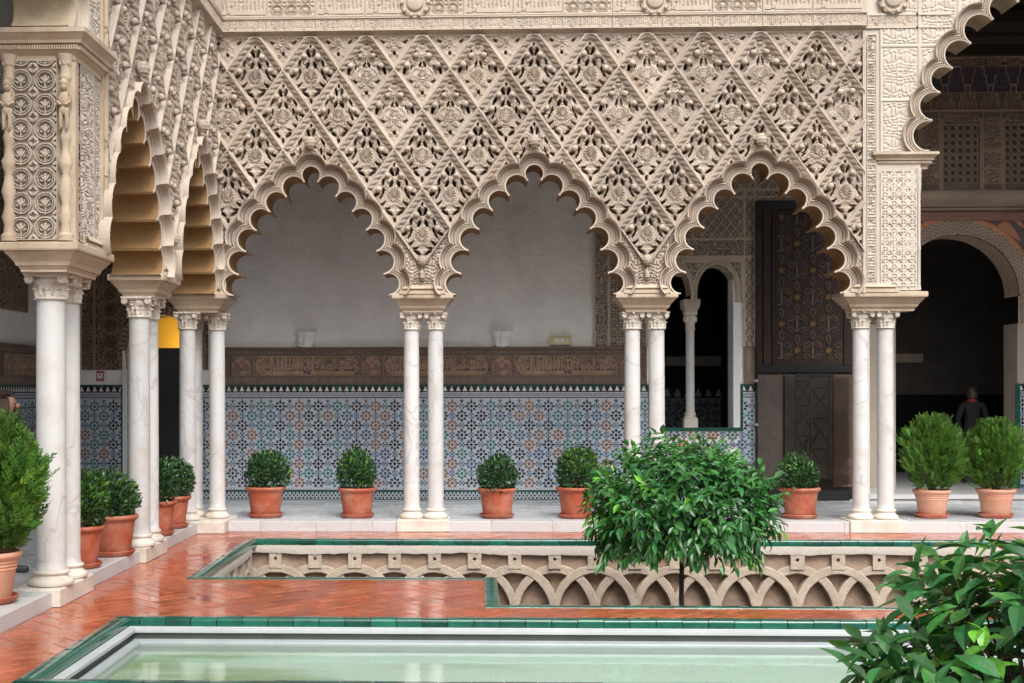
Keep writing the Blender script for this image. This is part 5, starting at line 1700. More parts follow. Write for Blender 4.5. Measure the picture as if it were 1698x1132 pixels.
# ---- far end of the left gallery: stucco, alarm sign, horseshoe doorway with a lamp behind
far = thing('doorway_wall', 'end wall of the left gallery with dark rosette stucco around a horseshoe doorway', 'wall', ((DX0 + DX1) / 2, YB, 0))
fx = far.location.x
def F_(px): return bu(px) - fx
dado(far, -6.1 - fx, F_(205), 51, ends=(False, True))
sx0, sx1 = F_(136), F_(346); sz0, sz1 = bz(612), bz(380)
dcx, dcz, dr = 0.0, bz(580), .475
def dsdf(U, Z):
    d = np.hypot(U - dcx, Z - dcz) - dr
    return np.where(Z < dcz, np.minimum(d, np.abs(U - dcx) - dr * .97), d)
def fst(u, v):
    U, Z = u + sx0, v + sz0
    x = np.mod(U - F_(137), .26) - .13; z = np.mod(Z, .215) - .1075; r = np.hypot(x, z); a = np.arctan2(z, x)
    h = np.maximum(sstep(.014, .004, np.abs(r - .098)), sstep(.012, .004, np.abs(r - .055 - .018 * np.cos(8 * a))))
    h = np.maximum(h, .8 * sstep(0, .4, .03 - r))
    h = np.maximum(h, .7 * foliage_relief(U, Z, .06, 3) * (r > .11))
    bd = U < F_(156); h = np.where(bd, foliage_relief(U, Z, .08, 6), h)
    h = np.where(np.abs(U - F_(157)) < .018, 1., h)
    d = dsdf(U, Z); h = np.where(d < .13, np.where((d > .11) | (d < .02), 1.1, .3 + .6 * np.abs(np.sin(np.arctan2(Z - dcz, U - dcx) * 26))), h)
    return .02 * h
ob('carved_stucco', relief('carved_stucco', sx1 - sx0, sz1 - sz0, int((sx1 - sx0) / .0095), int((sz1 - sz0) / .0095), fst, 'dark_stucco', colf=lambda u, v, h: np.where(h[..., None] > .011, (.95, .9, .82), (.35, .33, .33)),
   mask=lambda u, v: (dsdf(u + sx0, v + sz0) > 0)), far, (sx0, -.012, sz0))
b = MB()
pts = [(dcx + dr * math.cos(t), dcz + dr * math.sin(t)) for t in np.linspace(0, math.pi, 25)]; n = len(pts)
b.add([(p[0], y, p[1]) for y in (-.005, .4) for p in pts], [(i, i + 1, n + i + 1, n + i) for i in range(n - 1)])
b.box(-dr - .06, -dr, -.03, .4, .115, dcz); b.box(dr, dr + .06, -.03, .4, .115, dcz)
ob('door_jamb', b.mesh('door_jamb', 'white_paint'), far)
sg = thing('alarm_sign', 'small red square alarm sign with a white symbol on the white strip', 'sign', (bu(166.5), YB - .004, bz(622.5)))
ob('plate', MB().box(-.05, .05, -.014, 0, -.068, .068, ch=0).mesh('plate', 'sign_red'), sg)
b = MB(); b.box(-.036, .036, -.017, -.013, -.028, .040); b.box(-.008, .008, -.0185, -.016, .012, .03, 1); b.box(-.022, .022, -.0185, -.016, .006, .012, 1); b.box(-.03, .03, -.0165, -.013, -.052, -.046)
ob('symbol', b.mesh('symbol', ['sign_white', 'sign_red']), sg)
al = thing('lit_alcove', 'yellow lit wall of the small room behind the horseshoe doorway', 'room', (fx, YB + 1.5, 0))
b = MB(); b.box(-.9, .9, .5, .6, 1.5, 3.6)
ob('yellow_wall', b.mesh('yellow_wall', 'yellow_plaster'), al)
b = MB(); b.box(-.9, -.8, -1.1, .5, .1, 3.6); b.box(.8, .9, -1.1, .5, .1, 3.6); b.box(-.9, .9, -1.1, .6, 3.6, 3.7); b.box(-.9, .9, -1.1, .5, .05, .1)
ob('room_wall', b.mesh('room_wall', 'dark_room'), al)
b = MB(); b.box(-.8, .8, -.9, -.8, .1, bz(577) + .03)
scn = thing('wooden_screen', 'black wooden screen standing inside the horseshoe doorway below the yellow light', 'screen', (fx, YB + 1.5, 0))
ob('screen_panel', b.mesh('screen_panel', 'tile_black'), scn)
lp = bpy.data.lights.new('alcove_lamp', 'AREA'); lp.energy = 7; lp.size = .5; lp.color = (1.0, .72, .25)
lo = bpy.data.objects.new('alcove_lamp', lp); COL.objects.link(lo); lo.location = (fx, YB + 1.5 - .1, bz(577) - .12); lo.rotation_euler = (R(150), 0, 0)

# ---- long side of the left gallery
lg = thing('left_gallery_wall', 'receding white wall of the left gallery with a dark carved band over tiles', 'wall', (-5.85, 12, 0), R(90))
b = MB(); b.box(-7, 6.2, 0, .3, .1, CE); ob('plaster', b.mesh('plaster', 'white_plaster'), lg)
dado(lg, -2, 6.1, 61)
band(lg, 4.05, 5.75, [4.3, 6.4], 9)
pw_ = 1.0
ob('carved_panel', relief('carved_panel', pw_, 2.2, 90, 200, lambda u, v: .02 * np.maximum(frame(u, v, pw_, 2.2, .02, .03), foliage_relief(u, v, .11, 5)), 'dark_stucco', colf=lambda u, v, h: np.where(h[..., None] > .011, (.9, .88, .85), (.4, .4, .4))), lg, (4.1, -.012, 2.58))

# ---- ceilings over both galleries
b = MB(); b.box(-6.3, XR + 4, 15.1 + TH - .02, 20, CE, CE + .2); b.box(-6.3, XL - TH + .02, 3, 18.6, CE, CE + .19)
ob('gallery_ceiling', b.mesh('gallery_ceiling', 'dark_wood'), kind='structure')

# ------------------------------------------------------------------ the great door leaf folded against the wall
YD = 18.06
dL, dR = PY(1254, 500, YD).x, PY(1414, 500, YD).x
dz = lambda py: 1.6 + (645 - py) / F_PX * YD
door = thing('wooden_door', 'tall dark wooden door leaf with inlaid star pattern and a clear cover below', 'door', ((dL + dR) / 2, YD, .12))
hw = (dR - dL) / 2
D = lambda px: PY(px, 500, YD).x - (dL + dR) / 2
Zd = lambda py: dz(py) - .12
b = MB(); b.box(-hw, hw, .0, .075, 0.01, Zd(337)); ob('leaf', b.mesh('leaf', 'door_wood'), door)
for a, c, n_ in ((-hw, D(1263), 'stile'), (D(1266), D(1278), 'stile'), (D(1280), D(1287), 'stile'), (D(1399), hw, 'stile')):
    ob(n_, MB().box(a, c, -.022, .0, Zd(606), Zd(350)).mesh(n_, 'door_wood'), door)
ob('top_rail', MB().box(-hw - .01, hw + .01, -.035, .0, Zd(350), Zd(336)).mesh('top_rail', 'iron'), door)
ob('iron_bar', MB().box(-hw - .01, hw + .005, -.04, .0, Zd(618), Zd(607)).box(-hw + .02, hw - .02, -.048, -.04, Zd(614), Zd(611)).mesh('iron_bar', 'iron'), door)
ob('bottom_rail', MB().box(-hw, hw, -.03, .0, .012, Zd(812)).mesh('bottom_rail', 'iron'), door)
b = MB()
for k in range(24):
    b.ball(-hw + .04 + k * (2 * hw - .08) / 23, -.032, .07, .009, nu=6, nv=4)
    for px in (1258, 1283): b.ball(D(px), -.024, Zd(360) - k * .085, .008, nu=6, nv=4)
ob('studs', b.mesh('studs', 'iron'), door)['kind'] = 'stuff'
w2 = .103 * 2; rh = .178
def regular(r, n, a0=0., r2=None): return [((r if (k % 2 == 0 or r2 is None) else r2) * math.cos(a0 + 2 * math.pi * k / n), (r if (k % 2 == 0 or r2 is None) else r2) * math.sin(a0 + 2 * math.pi * k / n)) for k in range(n)]
ISTAR = MB().prism(regular(.062, 12, math.pi / 6, .036), -.014, 0, c=(1.5, 1.15, .65), top=.8).mesh('inlay_star', 'door_inlay', col=True)
IHEX = [MB().prism([(-.062, 0), (-.035, -.034), (.035, -.034), (.062, 0), (.035, .034), (-.035, .034)], -.014, 0, c=(1.2, 1.1, 1.0)).prism([(-.045, 0), (-.026, -.021), (.026, -.021), (.045, 0), (.026, .021), (-.026, .021)], -.017, -.01, c=cc).mesh('inlay_hexagon', 'door_inlay', col=True) for cc in ((.3, .3, .5), (.6, .25, .2), (.25, .25, .25))]
IBAR = MB().prism([(-.06, -.11), (.06, -.11), (.045, -.09), (.014, -.085), (.014, .085), (.045, .09), (.06, .11), (-.06, .11), (-.045, .09), (-.014, .085), (-.014, -.085), (-.045, -.09)], -.014, 0, c=(1.15, 1.15, 1.2)).mesh('inlay_bar', 'door_inlay', col=True)
ITRI = MB().prism([(-.03, -.02), (.03, -.02), (0, .035)], -.012, 0, c=(.8, .6, .45), top=.85).mesh('inlay_triangle', 'door_inlay', col=True)
r_ = random.Random(5)
lx0, lx1, lz0, lz1 = D(1288), D(1398), Zd(604), Zd(354)
def inlay(nm, me, x, z, a=0):
    m_ = .03
    if lx0 + m_ < x < lx1 - m_ and lz0 + m_ < z < lz1 - m_: ob(nm, me, door, (x, 0, z), (0, a, 0))
for j in range(8):
    for i in range(-1, 5):
        x = lx0 + .06 + (i + .5 * (j % 2)) * .412; z = lz1 - .07 - j * .355
        inlay('inlay_star', ISTAR, x, z)
        inlay('inlay_bar', IBAR, x + .206, z, 0)
        for k in range(6):
            a = k * math.pi / 3 + math.pi / 6
            inlay('inlay_hexagon', r_.choice(IHEX), x + .152 * math.cos(a), z + .152 * math.sin(a), -a)
        inlay('inlay_triangle', ITRI, x + .088, z + .0, .5); inlay('inlay_triangle', ITRI, x - .088, z - .0, -.5); inlay('inlay_triangle', ITRI, x, z + .092, 3.1); inlay('inlay_triangle', ITRI, x, z - .092, 0)
# lower wicket panels
for a, c, m_ in ((D(1256), D(1298), 'door_scuffed'), (D(1301), D(1318), 'door_scuffed'), (D(1382), D(1412), 'door_red')):
    ob('lower_panel', MB().box(a, c, -.014, 0, Zd(806), Zd(622)).mesh('lower_panel', m_), door)
ob('wicket', MB().box(D(1320), D(1380), -.006, 0, Zd(800), Zd(620)).mesh('wicket', 'door_scuffed'), door)
ob('wicket_strip', MB().box(D(1374), D(1378), -.022, 0, Zd(795), Zd(628)).mesh('wicket_strip', 'door_inlay', col=True), door)
ob('wicket_strip', MB().box(D(1343.5), D(1346.5), -.022, 0, Zd(795), Zd(628)).mesh('wicket_strip', 'door_red'), door)
ob('iron_strap', MB().box(D(1320), D(1380), -.02, 0, Zd(626), Zd(619)).mesh('iron_strap', 'iron'), door)
ob('iron_strap', MB().box(D(1320), D(1380), -.02, 0, Zd(800), Zd(793)).mesh('iron_strap', 'iron'), door)
def xcross():
    b = MB(); s_ = .016
    for (p, q) in (((-.12, .17), (-.02, .02)), ((-.02, .02), (-.02, -.02)), ((-.02, -.02), (-.12, -.17)), ((.12, .17), (.02, .02)), ((.02, .02), (.02, -.02)), ((.02, -.02), (.12, -.17)), ((-.12, .17), (.12, .17))):
        b.tube([(p[0], -.012, p[1]), (q[0], -.012, q[1])], .008, 5)
    return b.mesh('strap_work', 'door_inlay', col=True)
XC = xcross()
for y in (665, 715, 765): ob('strap_work', XC, door, (D(1360), -.004, Zd(y)))
for y in (690, 740, 650): ob('strap_work', XC, door, (D(1332), -.004, Zd(y)), (0, 0, 0), (.7, 1, .8))
ob('clear_cover', MB().box(D(1300), D(1410), -.062, -.056, Zd(806), Zd(622)).mesh('clear_cover', 'acrylic'), door)
hg = MB(); hg.box(D(1250), D(1256), -.045, 0, Zd(634), Zd(630)); hg.box(D(1250), D(1256), -.045, 0, Zd(706), Zd(702))
ob('bracket', hg.mesh('bracket', 'lead'), door)

# ------------------------------------------------------------------ carved front with lattice windows beyond the tall arch
YF = 19.3
fu = lambda px: PY(px, 500, YF).x
fzz = lambda py: 1.6 + (645 - py) / F_PX * YF
FC = fu(1586)
fac = thing('hall_front', 'dim carved stucco front beyond the tall arch with two lattice windows over a round doorway', 'facade', (FC, YF, 0))
Ar, Acz = .862, fzz(494)
fX0, fX1 = 4.95 - FC, 3.6
def fsdf(U, Z):
    d = np.hypot(U, Z - Acz) - Ar
    return np.where(Z < Acz, np.abs(U) - Ar * .985, d)
LWs = [fu(1594) - FC + k * .862 for k in (-1, 0, 1, 2, 3)]
lz0_, lz1_, lhw = fzz(316), fzz(211), .245
def fr_h(u, v):
    U, Z = u + fX0, v
    m = np.full(U.shape, .15)
    per = .862; x = np.mod(U - LWs[0] + per / 2, per) - per / 2
    # zone of windows
    zw = (Z > fzz(322)) & (Z < fzz(190))
    side = np.abs(np.abs(x) - per / 2) < .12
    px_ = np.mod(np.abs(x), per) - per / 2
    pan = side & (Z > fzz(312)) & (Z < fzz(200))
    m = np.where(zw, .45, m)
    m = np.where(pan, .2 + .6 * foliage_relief(U, Z, .12, 3), m)
    m = np.where(pan & (np.abs(Z - fzz(255)) < .03), .9, m)
    edge = (np.abs(np.abs(x) - lhw - .035) < .032) & (Z > fzz(322)) & (Z < fzz(202)); m = np.where(edge, .85, m)
    m = np.where((np.abs(np.abs(x) - .305) < .012) & zw, .95, m)
    hd = (np.abs(x) < lhw) & (Z > fzz(209)) & (Z < fzz(196)); m = np.where(hd, .3 + .5 * foliage_relief(U, Z, .06, 8), m)
    # two rows of little lobed niches
    for k, (y0, y1, off) in enumerate(((188, 150, 0.), (160, 118, .5))):
        q = .318; xx = np.mod(U / q + off, 1.) * q - q / 2; zz_ = Z - fzz(y0)
        top = fzz(y1) - fzz(y0)
        wv = .115 - .028 * (zz_ > top * .35) - .035 * (zz_ > top * .66)
        ins = (zz_ > 0) & (zz_ < top) & (np.abs(xx) < wv * np.sqrt(np.clip(1.02 - np.mod(zz_ / top * 3, 1) ** 4 * .5, 0, 1)))
        rim = (zz_ > -.01) & (zz_ < top + .025) & (np.abs(xx) < wv + .022) & ~ins
        m = np.where(rim, .95, m); m = np.where(ins, .1 + .4 * foliage_relief(U, Z, .07, 12 + k), m)
    tz = Z > fzz(116); m = np.where(tz, .3 + .5 * foliage_relief(U, Z, .1, 15), m)
    for y, a in ((190, .9), (322, 1.), (330, .8), (346, 1.), (352, 1.2), (361, .7), (368, 1.1), (102, 1.)):
        m = np.where(np.abs(Z - fzz(y)) < .022, a, m)
    sp = Z < fzz(371); d = fsdf(U, Z)
    m = np.where(sp, .3 + .5 * sstep(.1, .4, np.sin(9 * U + 3 * np.sin(5 * Z)) * np.sin(11 * Z + 3 * np.sin(7 * U))), m)
    m = np.where(sp & (d < .24), .5 + .3 * np.sin(np.arctan2(Z - Acz, U) * 70) * np.sin(d * 120), m)
    m = np.where(sp & (np.abs(d - .24) < .02), 1.1, m); m = np.where(sp & (d < .03), 1.1, m)
    return .03 * m
def fr_c(u, v, h):
    U, Z = u + fX0, v; d = fsdf(U, Z); sp = Z < fzz(371)
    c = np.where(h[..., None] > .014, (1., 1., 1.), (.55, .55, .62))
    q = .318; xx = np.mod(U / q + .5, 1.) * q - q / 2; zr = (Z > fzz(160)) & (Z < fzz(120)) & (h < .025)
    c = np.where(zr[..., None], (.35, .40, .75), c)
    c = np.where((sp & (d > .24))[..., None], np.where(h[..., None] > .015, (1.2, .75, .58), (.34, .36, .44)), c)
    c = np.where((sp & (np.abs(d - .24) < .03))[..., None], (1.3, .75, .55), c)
    return c
fm = lambda u, v: (fsdf(u + fX0, v) > 0) & ~((np.abs(np.mod(u + fX0 - LWs[0] + .431, .862) - .431) < lhw) & (v > lz0_) & (v < lz1_))
FW, FH = fX1 - fX0, 6.7
mat('brown_stucco2', (0.50, 0.39, 0.30), 0.85, 0.2, 4.0, 0.4, 60, attr=True, stain=(0.09, 0.065, 0.045), stain_amt=0.5, stain_scale=2.0)
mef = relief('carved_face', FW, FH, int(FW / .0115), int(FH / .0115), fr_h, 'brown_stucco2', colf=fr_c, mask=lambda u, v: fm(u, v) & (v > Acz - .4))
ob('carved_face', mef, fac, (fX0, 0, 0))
extr(fac, 'ledge', [(.02, fzz(345)), (.03, fzz(345)), (.10, fzz(338)), (.12, fzz(328)), (.12, fzz(324)), (.02, fzz(324))], fX0, fX1, 'brown_stucco2')
extr(fac, 'painted_ledge', [(.02, fzz(371)), (.05, fzz(371)), (.05, fzz(366)), (.09, fzz(362)), (.09, fzz(359)), (.02, fzz(359))], fX0, fX1, 'painted_moulding')
extr(fac, 'eaves', [(.02, fzz(104)), (.06, fzz(100)), (.06, fzz(84)), (.16, fzz(74)), (.16, fzz(66)), (.40, fzz(58)), (.40, fzz(40)), (.02, fzz(40))], fX0, fX1, 'dark_wood')
# lattices
def lat_h(u, v):
    return .012 * girih(u - lhw, v, .105, .0085) + .014 * frame(u, v, 2 * lhw, lz1_ - lz0_, .012, .016)
mat('lattice_wood', (0.42, 0.33, 0.26), 0.8, 0.2, 6, 0.2, 40)
LAT = relief('lattice', 2 * lhw, lz1_ - lz0_, 110, 200, lat_h, 'lattice_wood', cut=.005)
for x in LWs[:-1]:
    if x - lhw > fX0 and x + lhw < fX1: ob('lattice', LAT, fac, (x - lhw, .02, lz0_))
# jambs with tiles, archway lining, dark hall
b = MB(); pts = [(Ar * math.cos(t), Acz + Ar * math.sin(t)) for t in np.linspace(0, math.pi, 41)]; n = len(pts)
b.add([(p[0], y, p[1]) for y in (-.01, .5) for p in pts], [(i, i + 1, n + i + 1, n + i) for i in range(n - 1)])
ob('arch_lining', b.mesh('arch_lining', 'brown_stucco2', True), fac)
for a_, c_ in ((Ar * .985, fX1), (fX0, -Ar * .985)):
    ob('jamb', MB().box(a_, c_, 0, .5, .19, Acz - .39).mesh('jamb', 'grey_stucco', col=True), fac)
dado(fac, Ar * .985, fX1 - .05, 71, w_=-.012, ends=(True, False))
b = MB(); b.box(fX0, fX1, -1.15, 3.8, .13, .19); 
ob('threshold', b.mesh('threshold', 'kerb_marble'), fac)
b = MB(); b.box(fX0 - 1, fX1 + 1, .3, 3.9, 3.95, 4.05); b.box(fX0 - .9, fX1 + .5, 3.8, 3.9, .1, 8.0); b.box(fX0 - 1, fX0 - .9, .0, 3.9, .1, 8.0); b.box(fX1 + .5, fX1 + .6, .0, 3.9, .1, 8.0); b.box(fX0 - 1, fX1 + 1, .55, 3.9, 7.9, 8.0)
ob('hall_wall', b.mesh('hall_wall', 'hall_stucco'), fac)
b = MB(); zz2 = lambda py: 1.6 + (645 - py) / F_PX * 23.0
b.box(-.1, .75, 3.77, 3.8, zz2(602), zz2(588), 0); b.box(-1.1, -.35, 3.77, 3.8, zz2(640), zz2(631), 0); b.box(-2.2, 2.5, 3.775, 3.8, .2, zz2(655), 1); b.box(-1.15, -.1, 3.75, 3.8, zz2(630), zz2(592), 2)
ob('hall_back', b.mesh('hall_back', ['impost_stone', 'tile_black', 'brown_stucco'], col=True), fac)
pts = [(-.55 + .42 * math.cos(t), 3.70, zz2(545) + .55 * math.sin(t)) for t in np.linspace(-.3, math.pi + .3, 21)]
ob('hall_arch', MB().tube(pts, .05, 6).mesh('hall_arch', 'brown_stucco'), fac)
# return wall between gallery and front
b = MB(); b.box(4.95, 5.15, YB + .4, YF + .5, .1, CE); b.box(11, 11.2, 15.5, 23, .1, CE)
ob('return_wall', b.mesh('return_wall', 'brown_stucco', col=True), kind='structure')

# ------------------------------------------------------------------ fittings on the white wall
def sconce(px, label):
    o = thing('wall_light', label, 'wall light', (bu(px), YB, bz(576)), 0, 'white plaster uplights on the gallery wall')
    b = MB(); n = 16
    prof = [(.075, .0), (.095, .012), (.10, .04), (.125, .13), (.142, .19), (.155, .20), (.158, .215), (.15, .22)]
    V = []; F = []
    for r, z in prof:
        for i in range(n + 1):
            a = math.pi + math.pi * i / n
            ca, sa = math.cos(a), math.sin(a)
            k = 1 / max(abs(ca), abs(sa) * 1.15)
            V.append((r * ca * (0.55 + .45 * k), r * sa * .95 * (0.55 + .45 * k), z))
    for k in range(len(prof) - 1):
        for i in range(n): F.append((k * (n + 1) + i, k * (n + 1) + i + 1, (k + 1) * (n + 1) + i + 1, (k + 1) * (n + 1) + i))
    F.append(tuple(range(n, -1, -1)))
    b.add(V, F)
    ob('bowl', b.mesh('bowl', 'white_paint', True, 40), o)
    for k in range(5):
        a = math.pi + math.pi * (k + .5) / 5
        f = MB(); r = .118
        f.ball(r * math.cos(a), r * math.sin(a), .158, .020, .020, .022, 8, 6); f.ball(r * math.cos(a) * .96, r * math.sin(a) * .96, .10, .027, .022, .042, 8, 6); f.ball(r * math.cos(a) * .86, r * math.sin(a) * .86, .045, .026, .02, .035, 8, 6)
        ob('relief_figure', f.mesh('relief_figure', 'white_paint', True), o)
sconce(507.5, 'white plaster wall light shaped like a small bowl, left one above the inscribed band')
sconce(832, 'white plaster wall light with relief figures, in the middle arch near the cream lamp')
em = thing('emergency_light', 'small cream rectangular emergency lamp on the white wall next to the carved stucco', 'emergency light', (bu(930), YB, bz(565)))
ob('housing', MB().rloft([(.135, .03, -.06), (.14, .035, -.055), (.14, .035, .055), (.135, .03, .06)], 0, -.035).mesh('housing', 'cream_plastic'), em)
ob('lens', MB().box(-.10, .10, -.082, -.066, -.03, .028).mesh('lens', 'lens_plastic'), em)
ob('indicator', MB().box(.055, .062, -.085, -.08, -.02, .02).mesh('indicator', 'iron'), em)
# ------------------------------------------------------------------ potted shrubs
def pot_mesh(r, h, m, ribs=False):
    b = MB()
    if not ribs:
        pr = [(r * .70, 0), (r * .71, .005), (r * .80, h * .45), (r * .875, h * .80), (r * .885, h * .83), (r * .93, h * .86), (r * 1.0, h * .90), (r * 1.02, h * .94), (r * 1.0, h * .985), (r * .95, h), (r * .90, h * .985), (r * .87, h * .90)]
    else:
        pr = [(r * .66, 0), (r * .68, .006), (r * .80, h * .62)]
        for k in range(3):
            t = .64 + .07 * k; pr += [(r * (.82 + .025 * k), h * t), (r * (.84 + .025 * k), h * (t + .02)), (r * (.82 + .025 * k), h * (t + .04))]
        pr += [(r * .90, h * .86), (r * .98, h * .90), (r * 1.0, h * .95), (r * .97, h * .995), (r * .92, h), (r * .88, h * .98), (r * .86, h * .90)]
    b.lathe(pr, 32, cap1=False)
    return b.mesh('pot', m, True, 50)
def saucer_mesh(r, m):
    b = MB(); b.lathe([(r * .70, 0), (r * .76, .002), (r * .86, .020), (r * .92, .040), (r * .93, .046), (r * .90, .050), (r * .87, .044), (r * .80, .020), (r * .5, .014), (.001, .014)], 32, cap1=False)
    return b.mesh('saucer', m, True, 50)
def leaf_poly(b, p, d, n, L, w_, col, fold=.25, curl=.12):
    """one small pointed leaf of six faces"""
    d = d.normalized(); s_ = d.cross(n)
    if s_.length < 1e-4: s_ = d.cross(Vector((1, .2, .1)))
    s_.normalize(); n = s_.cross(d)
    V = []
    for t, ww in ((0, .06), (.35, 1.0), (.7, .72), (1.0, .0)):
        c = p + d * L * t - n * L * curl * t * t
        if ww == 0: V.append(c); continue
        V += [c - s_ * w_ * ww + n * w_ * fold * ww, c, c + s_ * w_ * ww + n * w_ * fold * ww]
    F = [(0, 1, 4, 3), (1, 2, 5, 4), (3, 4, 7, 6), (4, 5, 8, 7), (6, 7, 9), (7, 8, 9)]
    b.add(V, F, 0, col)
def rdir(r_):
    z = r_.uniform(-1, 1); a = r_.uniform(0, 2 * math.pi); q = math.sqrt(1 - z * z)
    return Vector((q * math.cos(a), q * math.sin(a), z))
def laurel(seed, rx, rz, z0, bright=.15, n=2100):
    r_ = random.Random(seed); b = MB()
    bumps = [(rdir(r_), r_.uniform(.04, .16)) for _ in range(14)]
    for i in range(n):
        d = rdir(r_)
        if d.z < -.75: continue
        k = 1 + sum(a * max(0, d.dot(q) - .8) * 5 for q, a in bumps) * .8
        rho = r_.random() ** .28 * k
        p = Vector((d.x * rx * rho, d.y * rx * rho, z0 + rz + d.z * rz * rho * (1.08 if d.z > 0 else .95)))
        out = (d * .9 + rdir(r_) * .75 + Vector((0, 0, .45)))
        L = r_.uniform(.036, .056)
        new = r_.random() < bright * (1.6 if d.z > .3 else .5)
        v = r_.uniform(.6, 1.5)
        col = (v * r_.uniform(2.0, 4.2), v * r_.uniform(1.9, 3.0), v * 1.0) if new else (v, v * r_.uniform(.9, 1.15), v)
        leaf_poly(b, p, out, d + rdir(r_) * .5, L, L * .24, col)
    return b.mesh('foliage', 'laurel_leaf', col=True)
def sprigs(seed, rx, rz, z0, n=4):
    r_ = random.Random(seed); b = MB()
    for i in range(n):
        a = r_.uniform(0, 6.28); q = rx * r_.uniform(.1, .7)
        p0 = Vector((q * math.cos(a), q * math.sin(a), z0 + rz * 1.7)); h = r_.uniform(.05, .13)
        for k in range(7):
            t = k / 6; leaf_poly(b, p0 + Vector((0, 0, h * t + .02)), Vector((math.cos(k * 2.4), math.sin(k * 2.4), .7)), Vector((0, 0, 1)), .034, .008, (3.2, 2.6, 1.0))
    return b
FOL = [laurel(s_, .235, .228, .275, br) for s_, br in ((1, .06), (2, .22), (3, .03), (4, .30), (5, .14))]
P_RED, P_SAU = pot_mesh(.232, .345, 'clay_pot'), saucer_mesh(.225, 'clay_pot')
SOIL = MB().lathe([(.20, .31), (.12, .325), (.001, .33)], 16, cap1=False).mesh('soil', 'soil', True)
def stem_mesh(seed):
    r_ = random.Random(seed); b = MB(); b.tube([(0, 0, .30), (.01, 0, .42), (0, .01, .52)], [.014, .011, .007], 6)
    for k in range(6):
        a = k * 1.05; b.tube([(0, 0, .38), (.07 * math.cos(a), .07 * math.sin(a), .47), (.14 * math.cos(a), .14 * math.sin(a), .56)], [.007, .005, .003], 5)
    return b.mesh('stem', 'bark', True)
STEM = stem_mesh(4)
def shrub(px, Y, fol, rot, label, sc=1.0, spr=0, fs=1.0, dead=False, X=None):
    x = PY(px, 800, Y).x if X is None else X
    t = thing('potted_shrub', label, 'potted plant', (x, Y, FZ), rot, 'clipped shrubs in red clay pots')
    t.scale = (sc,) * 3
    ob('saucer', P_SAU, t); ob('pot', P_RED, t, (0, 0, .013)); ob('soil', SOIL, t, (0, 0, .005)); ob('stem', STEM, t)
    zs = 1 + .10 * math.sin(px * 1.7); o = ob('foliage', FOL[fol], t, (.012 * math.sin(px), 0, .27 * (1 - zs)), (.05 * math.sin(px * .7), .05 * math.cos(px * .9), rot * .7), (fs, fs * (1 + .06 * math.sin(px * .31)), zs)); o['kind'] = 'stuff'
    if spr:
        o = ob('new_shoots', sprigs(fol + 20, .235, .215, .30, spr).mesh('new_shoots', 'laurel_leaf', col=True), t); o['kind'] = 'stuff'
    if dead:
        r_ = random.Random(9); b = MB()
        for k in range(9):
            a = r_.uniform(3.6, 5.6); leaf_poly(b, Vector((.17 * math.cos(a + rot), .17 * math.sin(a + rot), .345)), Vector((r_.uniform(-1, 1), r_.uniform(-1, 1), .7)), Vector((0, 0, 1)), .045, .014, None)
        ob('dead_leaves', b.mesh('dead_leaves', 'dead_leaf'), t, (0, 0, 0), (0, 0, -rot))['kind'] = 'stuff'
    return t
shrub(440, 15.60, 0, .3, 'dark round shrub with withered leaves at its foot, under the left arch', 1.0, 2, 1.0, True)
shrub(592, 15.60, 1, 1.9, 'glossy round shrub with light tips in a red pot, left of the twin columns', .97, 2, .93)
shrub(824, 15.60, 2, 2.7, 'very dark dome-shaped shrub in a chalk-marked red pot right of the twin columns', .97, 0, .98)
shrub(955, 15.60, 3, 4.0, 'light green shrub in a red pot partly hidden by the orange tree', 1.0, 5, 1.0)
shrub(1326, 15.62, 4, 5.2, 'round shrub in a red clay pot standing in front of the wooden door', .99, 1, 1.0)
shrub(127, 11.13, 3, .6, 'yellowish green shrub in a red pot tucked behind the thick nearest columns', 1.0, 2, .95)
shrub(184, 11.98, 4, 3.1, 'largest grey-green round shrub in a red pot left of the second column pair', 1.03, 1, 1.0)
shrub(255, 13.62, 0, 1.2, 'dark shrub in a red pot just right of the second column pair', 1.0, 3, .95)
shrub(281, 14.36, 2, 4.4, 'dark shrub in a red pot nearest the corner columns', .98, 1, 1.0)

